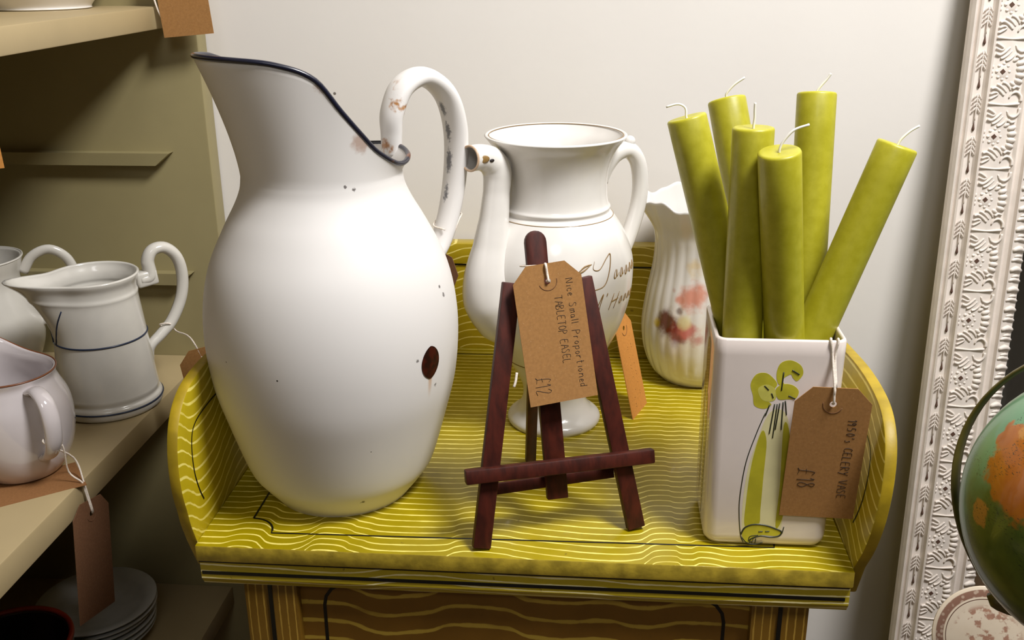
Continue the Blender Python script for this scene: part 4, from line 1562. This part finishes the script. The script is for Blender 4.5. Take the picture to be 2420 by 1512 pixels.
def globe_mat():
    g = G('globe_map', 0.28, 0.35)
    off = GC - Vector((GC.x, GC.y, TZ))
    v1 = (CAM - GC).normalized()
    rr = v1.cross(Vector((0, 0, 1))).normalized() * -1
    uu = rr.cross(v1) * -1
    if uu.z < 0:
        uu = -uu
    if rr.dot(rt2) < 0:
        rr = -rr

    def at(a, b):
        c = math.sqrt(max(0, 1 - a * a - b * b))
        return off + (rr * a + uu * b + v1 * c) * GR
    sea = g.mix(g.noise(22, 3), srgb(70, 120, 84), srgb(112, 156, 116))
    c = sea
    low = g.spot(at(-.45, -.55), .075, .05, 50, 0.6)
    c = g.mix(low, c, g.mix(g.noise(90, 4), srgb(50, 74, 26), srgb(96, 110, 40)))
    for p, r in ((at(-.66, .16), .022), (at(-.70, .30), .014), (at(-.50, .06), .030), (at(-.44, -.02), .026), (at(-.50, .22), .018)):
        k = g.spot(p, r, .030, 70, 0.8)
        c = g.mix(k, c, g.mix(g.noise(120, 4), srgb(142, 72, 8), srgb(172, 102, 22)))
    for p, r in ((at(-.60, .38), .008), (at(-.78, -.22), .010)):
        k = g.spot(p, r, .012, 120, 0.7)
        c = g.mix(k, c, srgb(176, 120, 50))
    # engraved place names too small to read: short dark dashes
    dash = g.m('MULTIPLY', g.ss(g.noise(1.0, 2, 0.5, g.scalev((420, 420, 1500))), 0.60, 0.63), g.ss(g.noise(40, 2), 0.50, 0.58))
    c = g.mix(g.m('MULTIPLY', dash, 0.75), c, srgb(34, 40, 30))
    return g.col(c)


v, f = revolve([(max(1e-4, GR * math.sin(PI * k / 40)), -GR * math.cos(PI * k / 40)) for k in range(41)], 72, GC)
mesh_obj('globe_ball', v, f, globe_mat(), gl)
# meridian arm: ring facing the viewer, its lower left running back behind the ball
vd = (GC - CAM).normalized()
ax = (up2 * math.sin(math.radians(130)) + rt2 * math.cos(math.radians(130)))
ax = (ax - vd * ax.dot(vd)).normalized()
pb = vd.cross(ax).normalized()
if pb.dot(rt2) > 0:
    pb = -pb
gam = math.radians(26)
pb2 = pb * math.cos(gam) + vd * math.sin(gam)
MR = GR * 1.15
BRZ = plain('bronze_arm', srgb(92, 82, 38), 0.35, 0.1, 0.15, 60)
nrm_ = ax.cross(pb2)
path = [GC + ax * (MR * math.cos(math.radians(a))) + pb2 * (MR * math.sin(math.radians(a))) for a in range(-95, 100, 5)]
v, f = tube(path, .0062, 10, 0.3, side_dir=nrm_)
mesh_obj('meridian_arm', v, f, BRZ, gl)
for p in (path[0], path[-1]):
    d = (p - GC).normalized()
    v, f = tube([GC + d * (GR - .002), GC + d * (MR + .006)], .0035, 10)
    mesh_obj('pivot_pin', v, f, BRZ, gl)
v, f = revolve([(.001, 0), (.062, 0), (.064, .003), (.060, .008), (.030, .014), (.012, .022), (.009, .034), (.011, .040), (.001, .042)], 40, (GC.x, GC.y, TZ))
mesh_obj('stand', v, f, BRZ, gl)
low = min(path, key=lambda p: p.z)
v, f = tube(smooth_path([Vector((GC.x, GC.y, TZ + .036)), Vector((GC.x + .0, GC.y + .01, GC.z - GR - .018)), GC + (low - GC) * 1.03, low], 6), .006, 10)
mesh_obj('bracket', v, f, BRZ, gl)

# transfer printed plate leaning on the table's back rail
PC = Vector((.4020, .1500, -.1620))
PRD = .046
plt = thing('transfer_plate', 'small plate with brown floral transfer print below the globe', 'plate', PC - Vector((0, 0, .040)))
pn = Vector((-.18, -.82, .54)).normalized()
qm = pn.to_track_quat('Z', 'Y').to_matrix()


def plate_mat():
    g = G('brown_transfer', 0.15, 0.4)
    n = g.new('ShaderNodeVectorMath')
    n.operation = 'DISTANCE'
    g.put(n.inputs[0], g.co())
    n.inputs[1].default_value = (0, 0, .040)
    r = n.outputs['Value']
    base = g.mix(g.noise(60, 2), srgb(214, 196, 172), srgb(226, 212, 192))
    band = g.m('MULTIPLY', g.ss(r, PRD * .78, PRD * .80), g.ss(r, PRD * .92, PRD * .94, 1, 0))
    pat = g.ss(g.voro(260), 0.25, 0.5)
    c = g.mix(g.m('MULTIPLY', band, g.m('ADD', g.m('MULTIPLY', pat, .35), .55)), base, srgb(120, 78, 62))
    line = g.m('MULTIPLY', g.ss(r, PRD * .735, PRD * .742), g.ss(r, PRD * .752, PRD * .758, 1, 0))
    c = g.mix(line, c, srgb(96, 66, 54))
    fl = g.m('MULTIPLY', g.ss(g.noise(85, 3, 0.6), 0.5, 0.58), g.ss(r, PRD * .55, PRD * .68, 1, 0))
    c = g.mix(g.m('MULTIPLY', fl, .8), c, g.mix(g.noise(240, 2), srgb(120, 62, 48), srgb(176, 120, 92)))
    return g.col(c)


v, f = revolve([(.001, -.004), (PRD * .55, -.004), (PRD * .6, -.002), (PRD * .98, .003), (PRD, .0038), (PRD * .98, .0046), (PRD * .7, .0012), (PRD * .6, .0), (.001, -.0004)], 64)
mesh_obj('dish', [PC + qm @ p for p in v], f, plate_mat(), plt)
